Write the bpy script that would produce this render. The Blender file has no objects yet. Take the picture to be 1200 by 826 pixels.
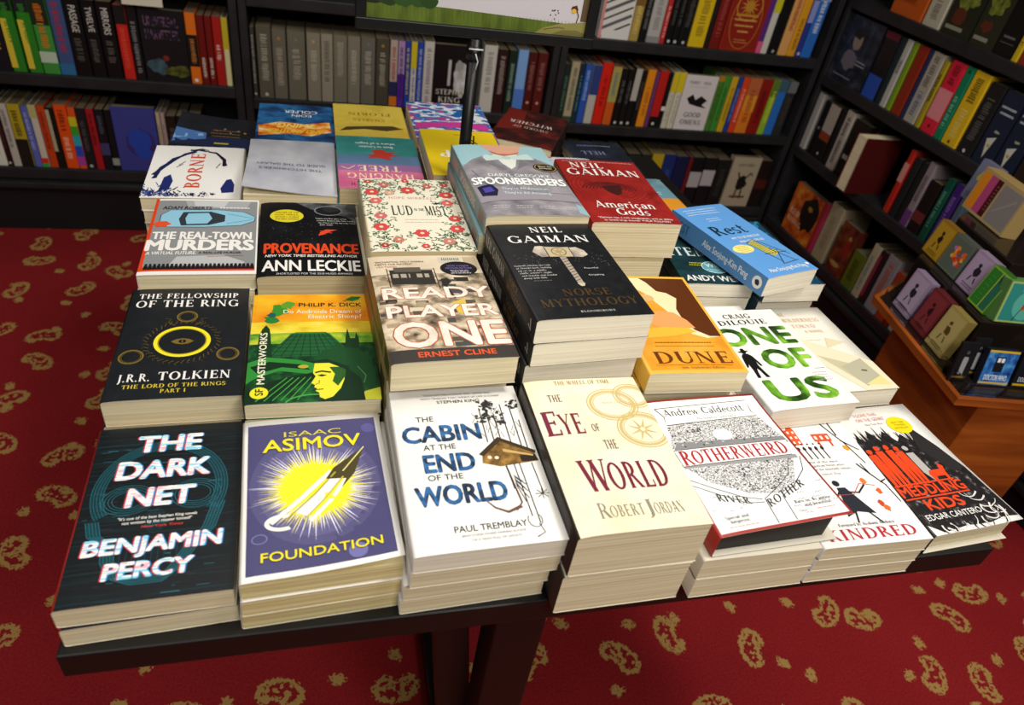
import bpy, bmesh, math, random
from mathutils import Vector, Matrix
R = math.radians
sc = bpy.context.scene
col = sc.collection
# ---------------------------------------------------------------- camera
cd = bpy.data.cameras.new('camera'); cam = bpy.data.objects.new('camera', cd); col.objects.link(cam)
cd.sensor_fit = 'HORIZONTAL'; cd.sensor_width = 36; cd.lens = 831.707 / 1200 * 36; cd.clip_start = .01
cd.dof.use_dof = True; cd.dof.focus_distance = .86; cd.dof.aperture_fstop = 6.3
cam.location = (.29803, -.29243, 1.27319)
cam.rotation_euler = (.915805, -.140224, -.215871)
sc.camera = cam
# ---------------------------------------------------------------- world, lights, exposure
sc.view_settings.view_transform = 'Standard'; sc.view_settings.look = 'None'
sc.view_settings.gamma = 1; sc.view_settings.exposure = 0.0; sc.view_settings.use_curve_mapping = False
wd = bpy.data.worlds.new('world'); sc.world = wd; wd.use_nodes = True
wd.node_tree.nodes['Background'].inputs[0].default_value = (1, .93, .84, 1)
wd.node_tree.nodes['Background'].inputs[1].default_value = .06
def area(name, loc, target, power, sx, sy, c=(1, .95, .87)):
    l = bpy.data.lights.new(name, 'AREA'); l.shape = 'RECTANGLE'; l.size = sx; l.size_y = sy; l.energy = power; l.color = c
    o = bpy.data.objects.new(name, l); col.objects.link(o); o.location = loc
    o.rotation_euler = (Vector(target) - Vector(loc)).to_track_quat('-Z', 'Y').to_euler()
    return o
area('ceiling_and_fill_lamp', (1.25, -.15, 2.55), (.85, .35, .7), 25, .5, .5)
area('ceiling_and_fill_lamp', (.35, .75, 2.6), (.35, .6, .7), 9, .9, .6)
area('ceiling_and_fill_lamp', (.70, -1.15, 2.1), (.6, .2, .7), 23, .9, .5)  # front fill, added to brighten the page edges facing the camera
area('ceiling_and_fill_lamp', (-.75, .1, 2.5), (.3, .4, .8), 7.5, .6, .6)  # left fill, added to brighten the spines facing left

# ---------------------------------------------------------------- helpers
def lin(c): return c / 12.92 if c <= .04045 else ((c + .055) / 1.055) ** 2.4
def rgb(h):
    h = h.lstrip('#'); return tuple(lin(int(h[i:i + 2], 16) / 255) for i in (0, 2, 4)) + (1,)
MATS = {}
def M(h, rough=.42, metal=0, spec=.4):
    k = (h, rough, metal)
    if k in MATS: return MATS[k]
    m = bpy.data.materials.new('paint_' + h.strip('#')); m.use_nodes = True
    b = m.node_tree.nodes['Principled BSDF']
    b.inputs['Base Color'].default_value = rgb(h); b.inputs['Roughness'].default_value = rough
    b.inputs['Metallic'].default_value = metal; b.inputs['Specular IOR Level'].default_value = spec
    MATS[k] = m; return m
def NZ(cols, scale, stops=None, detail=3, const=False, rough=.42, name='print', dist=0, spec=.4):
    """procedural printed texture: noise in object space through a colour ramp"""
    k = ('nz', tuple(cols), tuple(scale), tuple(stops or ()), detail, const, rough, dist)
    if k in MATS: return MATS[k]
    m = bpy.data.materials.new(name); m.use_nodes = True; n = m.node_tree.nodes; ln = m.node_tree.links
    b = n['Principled BSDF']; b.inputs['Roughness'].default_value = rough; b.inputs['Specular IOR Level'].default_value = spec
    tc = n.new('ShaderNodeTexCoord'); mp = n.new('ShaderNodeMapping'); mp.inputs['Scale'].default_value = scale
    t = n.new('ShaderNodeTexNoise'); t.inputs['Scale'].default_value = 1; t.inputs['Detail'].default_value = detail
    t.inputs['Distortion'].default_value = dist
    r = n.new('ShaderNodeValToRGB'); r.color_ramp.interpolation = 'CONSTANT' if const else 'LINEAR'
    if stops is None: stops = [.32 + .36 * i / max(1, len(cols) - 1) for i in range(len(cols))]
    el = r.color_ramp.elements
    while len(el) < len(cols): el.new(.5)
    for e, p, c in zip(el, stops, cols): e.position = p; e.color = rgb(c)
    ln.new(tc.outputs['Object'], mp.inputs['Vector']); ln.new(mp.outputs[0], t.inputs['Vector'])
    ln.new(t.outputs[0], r.inputs[0]); ln.new(r.outputs[0], b.inputs['Base Color'])
    MATS[k] = m; return m
def mt(c, **k): return M(c, **k) if isinstance(c, str) else c
PAGES = NZ(['#cdbd97', '#e0d3af', '#e9dfc2'], (6, 6, 900), detail=2, rough=.8, name='page_edges', spec=.2)
PAGESW = NZ(['#d6cdb8', '#e6dfcd', '#ece6d8'], (6, 6, 900), detail=2, rough=.8, name='pale_page_edges', spec=.2)
PAGEST = NZ(['#b8a478', '#ccba90', '#d8c8a2'], (6, 6, 900), detail=2, rough=.8, name='tan_page_edges', spec=.2)
PAGESD = NZ(['#5a5040', '#6e624e', '#7c705a'], (6, 6, 400), detail=2, rough=.85, name='shaded_page_edges', spec=.1)  # paper of shelved books, colour darkened to imitate shade under the shelves
BLACKPG = M('#0b0b0c', .5)

def newobj(name, me, parent=None):
    o = bpy.data.objects.new(name, me); col.objects.link(o)
    if parent: o.parent = parent
    return o
def empty(name, loc=(0, 0, 0), rz=0, rx=0, ry=0):
    o = bpy.data.objects.new(name, None); col.objects.link(o); o.empty_display_size = .05
    o.location = loc; o.rotation_euler = (rx, ry, rz); return o
def tag(o, label, cat=None, group=None, kind=None):
    if label: o['label'] = label
    if cat: o['category'] = cat
    if group: o['group'] = group
    if kind: o['kind'] = kind
    return o
class MB:
    """collects shapes into one mesh"""
    def __init__(s): s.bm = bmesh.new(); s.mats = []
    def mi(s, m):
        m = mt(m)
        if m not in s.mats: s.mats.append(m)
        return s.mats.index(m)
    def face(s, pts, m):
        vs = [s.bm.verts.new(p) for p in pts]
        f = s.bm.faces.new(vs); f.material_index = s.mi(m); return f
    def box(s, a, b, m, bev=0, mat=None):
        t = bmesh.new(); bmesh.ops.create_cube(t, size=1)
        for v in t.verts: v.co = Vector([(a[i] + b[i]) / 2 + v.co[i] * (b[i] - a[i]) for i in range(3)])
        if bev: bmesh.ops.bevel(t, geom=t.edges[:], offset=bev, segments=2, affect='EDGES', profile=.6)
        s.join(t, m, mat)
    def join(s, t, m, mat=None):
        i = s.mi(m); vm = {}
        for v in t.verts: vm[v] = s.bm.verts.new(mat @ v.co if mat else v.co)
        for f in t.faces:
            try: g = s.bm.faces.new([vm[v] for v in f.verts]); g.material_index = i; g.smooth = f.smooth
            except ValueError: pass
        t.free()
    def prism(s, pts, z0, z1, m, mat=None, bev=0):
        t = bmesh.new(); vs = [t.verts.new((x, y, z0)) for x, y in pts]; f = t.faces.new(vs)
        e = bmesh.ops.extrude_face_region(t, geom=[f])
        for v in e['geom']:
            if isinstance(v, bmesh.types.BMVert): v.co.z = z1
        bmesh.ops.recalc_face_normals(t, faces=t.faces[:])
        if bev: bmesh.ops.bevel(t, geom=t.edges[:], offset=bev, segments=1, affect='EDGES')
        s.join(t, m, mat)
    def tube(s, pts, r, m, n=10, cap=True):
        pts = [Vector(p) for p in pts]; t = bmesh.new(); rings = []
        for k, p in enumerate(pts):
            d = (pts[min(k + 1, len(pts) - 1)] - pts[max(k - 1, 0)]).normalized()
            a = d.orthogonal().normalized() if k == 0 else (rings_a - d * rings_a.dot(d)).normalized()
            rings_a = a; b = d.cross(a); rr = r[k] if isinstance(r, (list, tuple)) else r
            rings.append([t.verts.new(p + (a * math.cos(2 * math.pi * i / n) + b * math.sin(2 * math.pi * i / n)) * rr) for i in range(n)])
        for q, w in zip(rings, rings[1:]):
            for i in range(n): f = t.faces.new([q[i], q[(i + 1) % n], w[(i + 1) % n], w[i]]); f.smooth = True
        if cap: t.faces.new(rings[0][::-1]); t.faces.new(rings[-1])
        s.join(t, m)
    def build(s, name, parent=None, smooth=False):
        me = bpy.data.meshes.new(name); s.bm.normal_update(); s.bm.to_mesh(me); s.bm.free()
        for m in s.mats: me.materials.append(m)
        return newobj(name, me, parent)

# ---------------------------------------------------------------- lettering
TXT = {}
CAP = [None]
def font_mesh(s, bold):
    bold = 0; k = (s, bold)
    if k in TXT: return TXT[k]
    cu = bpy.data.curves.new('t', 'FONT'); cu.body = s; cu.size = 1; cu.dimensions = '2D'; cu.fill_mode = 'BOTH'
    cu.resolution_u = 3; cu.offset = bold
    o = bpy.data.objects.new('t', cu); col.objects.link(o)
    dg = bpy.context.evaluated_depsgraph_get(); me = o.evaluated_get(dg).to_mesh()
    vs = [(v.co.x, v.co.y) for v in me.vertices]; fs = [tuple(p.vertices) for p in me.polygons]
    o.evaluated_get(dg).to_mesh_clear(); bpy.data.objects.remove(o); bpy.data.curves.remove(cu)
    if CAP[0] is None and s != 'H': font_mesh('H', 0)
    if s == 'H' and bold == 0: CAP[0] = max(v[1] for v in vs)
    x0 = min(v[0] for v in vs); x1 = max(v[0] for v in vs)
    vs = [((x - x0) / (x1 - x0), y / CAP[0]) for x, y in vs]
    TXT[k] = (vs, fs); return TXT[k]
# a serif face drawn from strokes
TK, TN = .165, .075
def _arc(cx, cy, rx, ry, a0, a1, tk=TK, tn=TN):
    n = max(5, int(abs(a1 - a0) / 14)); out = []; inn = []
    for i in range(n + 1):
        a = R(a0 + (a1 - a0) * i / n); c, q = math.cos(a), math.sin(a)
        out.append((cx + rx * c, cy + ry * q)); inn.append((cx + (rx - tk) * c, cy + (ry - tn) * q))
    return [[out[i], out[i + 1], inn[i + 1], inn[i]] for i in range(n)]
def _st(x0, y0, x1, y1, w): return [[(x0 - w / 2, y0), (x0 + w / 2, y0), (x1 + w / 2, y1), (x1 - w / 2, y1)]]
def _hz(x0, x1, y, t=TN): return [[(x0, y - t / 2), (x1, y - t / 2), (x1, y + t / 2), (x0, y + t / 2)]]
def _sf(x, y, w=.27):
    d = .04 if y < .5 else -.04
    return [[(x - w / 2, y), (x + w / 2, y), (x + w / 2 - .03, y + d), (x - w / 2 + .03, y + d)]]
def _stem(x, w=TK, y0=0, y1=1, s=3):
    return _st(x, y0, x, y1, w) + (_sf(x, y0) if s & 1 else []) + (_sf(x, y1) if s & 2 else [])
def _tip(x, y0, y1): return _st(x, y0, x, y1, .045)
def _n(x): return .03 + x
XH = .66
SG = {
 'A': (.84, _st(.1, 0, .42, 1, .06) + _st(.40, 1, .74, 0, TK) + _hz(.2, .62, .32) + _sf(.1, 0, .22) + _sf(.74, 0)),
 'B': (.70, _stem(.19) + _hz(.1, .34, .975) + _hz(.2, .36, .52) + _hz(.1, .36, .025) + _arc(.33, .76, .26, .24, -90, 90) + _arc(.34, .26, .3, .27, -90, 90)),
 'C': (.80, _arc(.44, .5, .4, .52, 42, 318) + _tip(.74, .68, .97)),
 'D': (.86, _stem(.19) + _hz(.1, .36, .975) + _hz(.1, .36, .025) + _arc(.36, .5, .44, .5, -90, 90)),
 'E': (.70, _stem(.19) + _hz(.1, .6, .975) + _hz(.2, .5, .52) + _hz(.1, .64, .025) + _tip(.58, .8, 1) + _tip(.62, 0, .22) + _tip(.49, .42, .62)),
 'F': (.64, _stem(.19) + _hz(.1, .58, .975) + _hz(.2, .48, .5) + _tip(.57, .78, 1) + _tip(.48, .4, .6)),
 'G': (.86, _arc(.44, .5, .4, .52, 42, 325) + _tip(.74, .7, .97) + _stem(.72, TK, .04, .42, 2)),
 'H': (.88, _stem(.19) + _stem(.68) + _hz(.2, .68, .51)),
 'I': (.40, _stem(.19)),
 'J': (.46, _stem(.26, TK, .1, 1, 2) + _arc(.1, .02, .235, .26, -90, 20)),
 'K': (.84, _stem(.19) + _st(.24, .42, .64, 1, .06) + _st(.38, .56, .72, 0, TK) + _sf(.64, 1) + _sf(.72, 0)),
 'L': (.66, _stem(.19) + _hz(.1, .6, .025) + _tip(.6, 0, .26)),
 'M': (1.0, _stem(.15, .06) + _st(.17, 1, .49, .05, TK) + _st(.49, .05, .8, 1, .06) + _stem(.82)),
 'N': (.88, _stem(.15, .06) + _st(.15, 1, .69, 0, TK) + _stem(.69, .06, 0, 1, 2)),
 'O': (.90, _arc(.45, .5, .41, .52, 0, 360)),
 'P': (.68, _stem(.19) + _hz(.1, .34, .975) + _hz(.2, .34, .46) + _arc(.33, .72, .29, .28, -90, 90)),
 'Q': (.90, _arc(.45, .5, .41, .52, 0, 360) + _st(.5, .12, .8, -.2, .12)),
 'R': (.78, _stem(.19) + _hz(.1, .34, .975) + _hz(.2, .34, .48) + _arc(.33, .74, .28, .26, -90, 90) + _st(.38, .5, .7, 0, TK) + _sf(.7, 0, .22)),
 'S': (.64, _arc(.32, .745, .25, .275, 35, 272, .13) + _arc(.31, .255, .28, .275, 92, -148, .14) + _tip(.52, .72, .96) + _tip(.07, .04, .3)),
 'T': (.76, _stem(.38, TK, 0, 1, 1) + _hz(.06, .70, .975) + _tip(.07, .76, 1) + _tip(.69, .76, 1)),
 'U': (.84, _stem(.18, TK, .3, 1, 2) + _arc(.42, .32, .315, .34, 180, 360, .13) + _stem(.70, .06, .3, 1, 2)),
 'V': (.78, _st(.12, 1, .42, 0, TK) + _st(.40, 0, .68, 1, .06) + _sf(.12, 1) + _sf(.68, 1, .22)),
 'W': (1.14, _st(.12, 1, .36, 0, TK) + _st(.35, 0, .56, 1, .06) + _st(.56, 1, .80, 0, TK) + _st(.79, 0, 1.02, 1, .06) + _sf(.12, 1) + _sf(.56, 1) + _sf(1.02, 1, .22)),
 'X': (.80, _st(.14, 1, .66, 0, TK) + _st(.12, 0, .66, 1, .06) + _sf(.14, 1) + _sf(.66, 0) + _sf(.12, 0, .2) + _sf(.66, 1, .2)),
 'Y': (.76, _st(.1, 1, .38, .45, TK) + _st(.38, .45, .66, 1, .06) + _stem(.38, TK, 0, .5, 1) + _sf(.1, 1) + _sf(.66, 1, .2)),
 'Z': (.72, _hz(.08, .62, .975) + _hz(.06, .64, .025) + _st(.14, 0, .56, 1, TK) + _tip(.08, .76, 1) + _tip(.64, 0, .24)),
 '.': (.30, [[(.08, 0), (.22, 0), (.22, .14), (.08, .14)]]), ',': (.30, [[(.08, 0), (.22, 0), (.20, .12), (.10, .14), (.06, -.16)]]),
 ' ': (.36, []), "'": (.24, _st(.1, .7, .13, 1, .09)), '-': (.4, _hz(.05, .35, .4, .08)), '1': (.44, _stem(.22, TK, 0, 1, 1) + _st(.08, .82, .2, 1, .06)),
 '0': (.6, _arc(.3, .5, .27, .52, 0, 360, .11)), '5': (.58, _hz(.14, .5, .97, .07) + _tip(.15, .55, 1) + _arc(.28, .3, .26, .32, 130, -150, .12)),
 'a': (.58, _arc(.26, .19, .22, .21, 0, 360, .12) + _stem(.45, .12, 0, .46, 1) + _arc(.29, .44, .22, .24, 0, 150, .12)),
 'b': (.62, _stem(.15, .12, 0, 1.04, 2) + _arc(.32, .32, .27, .34, 0, 360, .13)),
 'c': (.52, _arc(.31, .32, .27, .34, 45, 315, .13)),
 'd': (.64, _arc(.30, .32, .27, .34, 0, 360, .13) + _stem(.5, .12, 0, 1.04, 3)),
 'e': (.56, _arc(.31, .32, .27, .34, 2, 318, .13) + _hz(.08, .57, .36)),
 'f': (.38, _stem(.18, .12, 0, .8, 1) + _arc(.3, .8, .18, .24, 60, 180, .12) + _hz(.04, .36, .62)),
 'g': (.58, _arc(.28, .38, .23, .28, 0, 360, .12) + _arc(.28, -.14, .26, .2, 0, 360, .1) + _hz(.4, .58, .62)),
 'h': (.66, _stem(.15, .12, 0, 1.04) + _arc(.34, .36, .24, .3, 0, 170, .12) + _stem(.52, .12, 0, .38, 1)),
 'i': (.32, _stem(.16, .12, 0, XH) + [[(.09, .82), (.23, .82), (.23, .96), (.09, .96)]]),
 'j': (.32, _stem(.16, .12, -.2, XH, 2) + [[(.09, .82), (.23, .82), (.23, .96), (.09, .96)]]),
 'k': (.64, _stem(.15, .12, 0, 1.04) + _st(.2, .26, .48, .64, .06) + _st(.3, .38, .55, 0, .12) + _sf(.55, 0, .2)),
 'l': (.32, _stem(.16, .12, 0, 1.04)),
 'm': (.98, _stem(.15, .12, 0, XH) + _arc(.33, .36, .23, .3, 0, 170, .12) + _stem(.5, .12, 0, .38, 1) + _arc(.67, .36, .23, .3, 0, 170, .12) + _stem(.84, .12, 0, .38, 1)),
 'n': (.66, _stem(.15, .12, 0, XH) + _arc(.34, .36, .24, .3, 0, 170, .12) + _stem(.52, .12, 0, .38, 1)),
 'o': (.62, _arc(.31, .32, .28, .34, 0, 360, .13)),
 'p': (.62, _stem(.15, .12, -.3, XH) + _arc(.32, .32, .27, .34, 0, 360, .13)),
 'r': (.48, _stem(.15, .12, 0, XH) + _arc(.34, .38, .2, .28, 40, 170, .12)),
 's': (.46, _arc(.23, .475, .18, .185, 35, 272, .1) + _arc(.22, .16, .2, .18, 92, -148, .1)),
 't': (.42, _stem(.17, .12, .06, .86, 0) + _hz(.04, .38, .63) + _arc(.29, .14, .18, .16, 180, 330, .11)),
 'u': (.66, _stem(.15, .12, .25, XH, 2) + _arc(.33, .28, .24, .3, 180, 350, .12) + _stem(.52, .12, 0, XH)),
 'v': (.56, _st(.1, XH, .29, 0, .12) + _st(.28, 0, .46, XH, .05) + _sf(.1, XH, .2)),
 'w': (.84, _st(.1, XH, .26, 0, .12) + _st(.25, 0, .42, XH, .05) + _st(.42, XH, .58, 0, .12) + _st(.57, 0, .74, XH, .05)),
 'y': (.56, _st(.1, XH, .29, 0, .12) + _st(.18, -.3, .46, XH, .05) + _sf(.1, XH, .2)),
}
def serif_mesh(s, bold):
    k = (s, 'serif', bold)
    if k in TXT: return TXT[k]
    vs, fs, x = [], [], 0
    for ch in s:
        adv, polys = SG.get(ch, SG[' '])
        for p in polys:
            cx = sum(q[0] for q in p) / len(p)
            b = len(vs); vs += [(x + q[0] + (bold if q[0] > cx else -bold), q[1]) for q in p]; fs.append(tuple(range(b, b + len(p))))
        x += adv + .05
    x0 = min(v[0] for v in vs); x1 = max(v[0] for v in vs)
    TXT[k] = ([((a - x0) / (x1 - x0), b) for a, b in vs], fs); return TXT[k]

# ---------------------------------------------------------------- cover artwork: flat printed shapes, in % of the cover, origin top left
class Art:
    def __init__(s, w, l): s.w, s.l, s.items = w, l, []
    def add(s, vs, fs, c, L, sep=False): s.items.append((vs, fs, c, L + (len(s.items) % 20) * .03, sep))
    def P(s, x, y): return (x / 100 * s.w, y / 100 * s.l)
    def p(s, pts, c, L=1): s.add([s.P(*q) for q in pts], [tuple(range(len(pts)))], c, L)
    def r(s, x0, y0, x1, y1, c, L=1): s.p([(x0, y0), (x1, y0), (x1, y1), (x0, y1)], c, L)
    def e(s, cx, cy, rx, ry, c, L=1, n=36):   # radii in % of the width
        X, Y = s.P(cx, cy); k = s.w / 100
        s.add([(X + rx * k * math.cos(2 * math.pi * i / n), Y + ry * k * math.sin(2 * math.pi * i / n)) for i in range(n)], [tuple(range(n))], c, L)
    def ring(s, cx, cy, rx, ry, th, c, L=1, a0=0, a1=360, n=48):
        X, Y = s.P(cx, cy); k = s.w / 100; vs = []
        for i in range(n + 1):
            a = R(a0 + (a1 - a0) * i / n)
            for q in (0, th): vs.append((X + (rx - q) * k * math.cos(a), Y + (ry - q) * k * math.sin(a)))
        s.add(vs, [(2 * i, 2 * i + 1, 2 * i + 3, 2 * i + 2) for i in range(n)], c, L)
    def ln(s, pts, wd, c, L=1, taper=None):     # stroke, width in % of the cover width
        q = [Vector(s.P(*a)) for a in pts]; k = s.w / 200; vs = []
        for i, a in enumerate(q):
            d = q[min(i + 1, len(q) - 1)] - q[max(i - 1, 0)]
            d = d.normalized() if d.length else Vector((1, 0)); nn = Vector((-d.y, d.x))
            ww = wd * k * (1 if taper is None else 1 + (taper - 1) * i / (len(q) - 1))
            vs += [tuple(a + nn * ww), tuple(a - nn * ww)]
        s.add(vs, [(2 * i, 2 * i + 1, 2 * i + 3, 2 * i + 2) for i in range(len(q) - 1)], c, L)
    def star(s, cx, cy, r0, r1, n, c, L=1, rnd=None, sy=1):
        X, Y = s.P(cx, cy); k = s.w / 100; vs = [(X, Y)]
        for i in range(2 * n):
            a = math.pi * i / n + (rnd.uniform(-.02, .02) if rnd else 0); rr = (rnd.uniform(*r1) if rnd else r1) if i % 2 else r0
            vs.append((X + rr * k * math.cos(a), Y + rr * k * sy * math.sin(a)))
        m = 2 * n; s.add(vs, [(0, 1 + i, 1 + (i + 1) % m) for i in range(m)], c, L)
    def t(s, text, x, yb, w, h, c, f='b', L=4, sh=0, bold=None, rot=0, slope=0):
        if f == 's': vs, fs = serif_mesh(text, bold or 0)
        else: vs, fs = font_mesh(text, .018 if bold is None else bold)
        X, Y = s.P(x, yb); W, H = w / 100 * (s.w if rot == 0 else s.l), h / 100 * (s.l if rot == 0 else s.w)
        ca, sa = math.cos(R(rot)), math.sin(R(rot)); o = []
        for a, b in vs:
            px, py = a * W + sh * b * H, -b * H + slope * a * W
            o.append((X + px * ca - py * sa, Y + px * sa + py * ca))
        r = 0 if f == 's' else (.018 if bold is None else bold) * .8 * H
        if r <= 0: s.add(o, fs, c, L, f == 's')
        for i in range(8 if r > 0 else 0):      # heavier weight: the outline thickened all round
            dx, dy = r * math.cos(i * math.pi / 4), r * math.sin(i * math.pi / 4)
            s.add([(a + dx, b + dy) for a, b in o], fs, c, L)
    def small(s, x, y, w, n, c, rnd, lh=1.5, L=4, h=.8):   # lines of print too small to read
        for i in range(n):
            q = x + rnd.uniform(0, w * .08); e = x + w - rnd.uniform(0, w * .12); yy = y + i * lh
            while q < e:
                d = rnd.uniform(1.2, 4); s.r(q, yy, min(q + d, e), yy + h * .55, c, L); q += d + .7
    def blob(s, cx, cy, rx, ry, c, rnd, L=1, n=14, j=.25):
        X, Y = s.P(cx, cy); k = s.w / 100; vs = []
        for i in range(n):
            a = 2 * math.pi * i / n; q = 1 + rnd.uniform(-j, j)
            vs.append((X + rx * k * q * math.cos(a), Y + ry * k * q * math.sin(a)))
        s.add(vs, [tuple(range(n))], c, L)

def art_mesh(mb, art, w, l, place, cuts_u=(), cuts_v=()):
    """place(u, v, layer) maps cover coordinates (centre origin, v up) to the book's space; cut at u / v lines so print follows a bent cover"""
    for vs, fs, c, L, sep in art.items:
        t = bmesh.new(); bv = [t.verts.new((max(-w / 2, min(w / 2, x - w / 2)), max(-l / 2, min(l / 2, l / 2 - y)), 0)) for x, y in vs]
        for k, f in enumerate(fs):
            if sep:
                for i in f: bv[i].co.z = (k % 6) * .06
            try: t.faces.new([bv[i] for i in f])
            except ValueError: pass
        if cuts_u or cuts_v:
            bmesh.ops.triangulate(t, faces=[f for f in t.faces if len(f.verts) > 4])
            for cu in cuts_u:
                bmesh.ops.bisect_plane(t, geom=t.verts[:] + t.edges[:] + t.faces[:], plane_co=(cu, 0, 0), plane_no=(1, 0, 0))
            for cv in cuts_v:
                bmesh.ops.bisect_plane(t, geom=t.verts[:] + t.edges[:] + t.faces[:], plane_co=(0, cv, 0), plane_no=(0, 1, 0))
        for v in t.verts: v.co = place(v.co.x, v.co.y, L + v.co.z)
        t.normal_update()
        up = place(0, 0, 9) - place(0, 0, 0)
        for f in t.faces:
            if f.normal.dot(up) < 0: f.normal_flip()
        mb.join(t, c)

# ---------------------------------------------------------------- books lying flat
ORD = ['topmost', 'second', 'third', 'fourth', 'fifth', 'sixth', 'seventh', 'eighth']
def book_parts(root, w, l, t, front, spine, back, pages, art=None, sart=None, dip=.0015, lift=None, over=.0008, pgcut=0, pgtop=None):
    """spine on the -u side, cover up; cover = bent card shell with print, pages = paper block"""
    nu = [-w / 2 + .004, -w / 2 + .012, -w / 2 + .024] + [-w / 2 + .024 + (w - .024) * i / 5 for i in range(1, 5)]
    nv = [-l / 2 + l * i / 8 for i in range(1, 8)] if lift else []
    def bend(u, v, z):
        if z <= t * .5: return z
        k = (z - t * .5) / (t * .5)
        d = -dip * math.exp(-(u + w / 2) / .008) - dip * .5 * ((u + w / 2) / w) ** 3
        z = z + d * k
        if lift and z + .003 > t + d: z += lift((u + w / 2) / w, .5 - v / l)
        return z
    mb = MB(); F, S, B, I = [mb.mi(x) for x in (front, spine, back, '#d8d2c2')]
    r = min(.0022, t * .2); th = .0005
    path = [(w / 2, t)] + [(u, t) for u in reversed(nu) if u > -w / 2 + r + .0005] + [(-w / 2 + r, t)]
    nF = len(path) - 1
    path += [(-w / 2 + r * (1 - math.sin(a)), t - r * (1 - math.cos(a))) for a in (R(30), R(60), R(90))]
    path += [(-w / 2, r)] + [(-w / 2 + r * (1 - math.cos(a)), r * (1 - math.sin(a))) for a in (R(30), R(60), R(90))]
    nS = len(path) - 1
    path += [(w / 2, 0)]
    def inner(i):
        a, b = Vector(path[max(i - 1, 0)]), Vector(path[min(i + 1, len(path) - 1)]); d = (b - a).normalized()
        return Vector(path[i]) + Vector((-d.y, d.x)) * th
    vl = [-l / 2] + nv + [l / 2]
    O = [[mb.bm.verts.new((u, v, bend(u, v, z))) for v in vl] for u, z in path]
    N = [[mb.bm.verts.new((q.x, v, bend(q.x, v, q.y + (0 if q.y < t * .5 else 0)))) for v in vl] for q in [inner(i) for i in range(len(path))]]
    for i in range(len(path) - 1):
        m = F if i < nF else (S if i < nS else B)
        for j in range(len(vl) - 1):
            f = mb.bm.faces.new([O[i][j], O[i][j + 1], O[i + 1][j + 1], O[i + 1][j]]); f.material_index = m; f.smooth = nF <= i < nS or bool(lift)
            f = mb.bm.faces.new([N[i][j], N[i + 1][j], N[i + 1][j + 1], N[i][j + 1]]); f.material_index = I
        for j, fl in ((0, 0), (len(vl) - 1, 1)):
            q = [O[i][j], O[i + 1][j], N[i + 1][j], N[i][j]]
            f = mb.bm.faces.new(q[::-1] if fl else q); f.material_index = m if m != F else I
    for i in (0, len(path) - 1):
        for j in range(len(vl) - 1):
            f = mb.bm.faces.new([O[i][j], N[i][j], N[i][j + 1], O[i][j + 1]]); f.material_index = I
    bmesh.ops.recalc_face_normals(mb.bm, faces=mb.bm.faces[:])
    if art:
        art_mesh(mb, art, w, l, lambda u, v, L: Vector((u, v, bend(u, v, t) + .00011 * L + (.0003 if lift else 0))), nu, nv)
    if sart:   # spine print: Art of size l (reading down) x t
        art_mesh(mb, sart, l, t, lambda u, v, L: Vector((-w / 2 - .00011 * L, -u, t / 2 + v)))
    c = mb.build('cover', root)
    pb = MB(); i = pb.mi(pages)
    us = [-w / 2 + .0008] + nu + [w / 2 - over]; e = l / 2 - .0006
    for z0, flip in ((.0006, 1), (t - .0007, 0)): pass
    top = [[pb.bm.verts.new((u, v, bend(u, v, t - .0007) if not lift else min(bend(u, v, t * .98), t - .0007) - dip * .6)) for v in (-e + pgcut, e)] for u in us]
    bot = [[pb.bm.verts.new((u, v, .0006)) for v in (-e + pgcut, e)] for u in us]
    for a in range(len(us) - 1):
        f = pb.bm.faces.new([top[a][0], top[a + 1][0], top[a + 1][1], top[a][1]]); f.material_index = pb.mi(pgtop) if pgtop else 0; pb.bm.faces.new([bot[a][0], bot[a][1], bot[a + 1][1], bot[a + 1][0]])
        pb.bm.faces.new([top[a][0], bot[a][0], bot[a + 1][0], top[a + 1][0]]); pb.bm.faces.new([top[a][1], top[a + 1][1], bot[a + 1][1], bot[a][1]])
    pb.bm.faces.new([top[0][0], top[0][1], bot[0][1], bot[0][0]]); pb.bm.faces.new([top[-1][0], bot[-1][0], bot[-1][1], top[-1][1]])
    bmesh.ops.recalc_face_normals(pb.bm, faces=pb.bm.faces[:])
    pg = pb.build('pages', root)
    return c, pg
rs = random.Random(7)
ZT = .70
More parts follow.
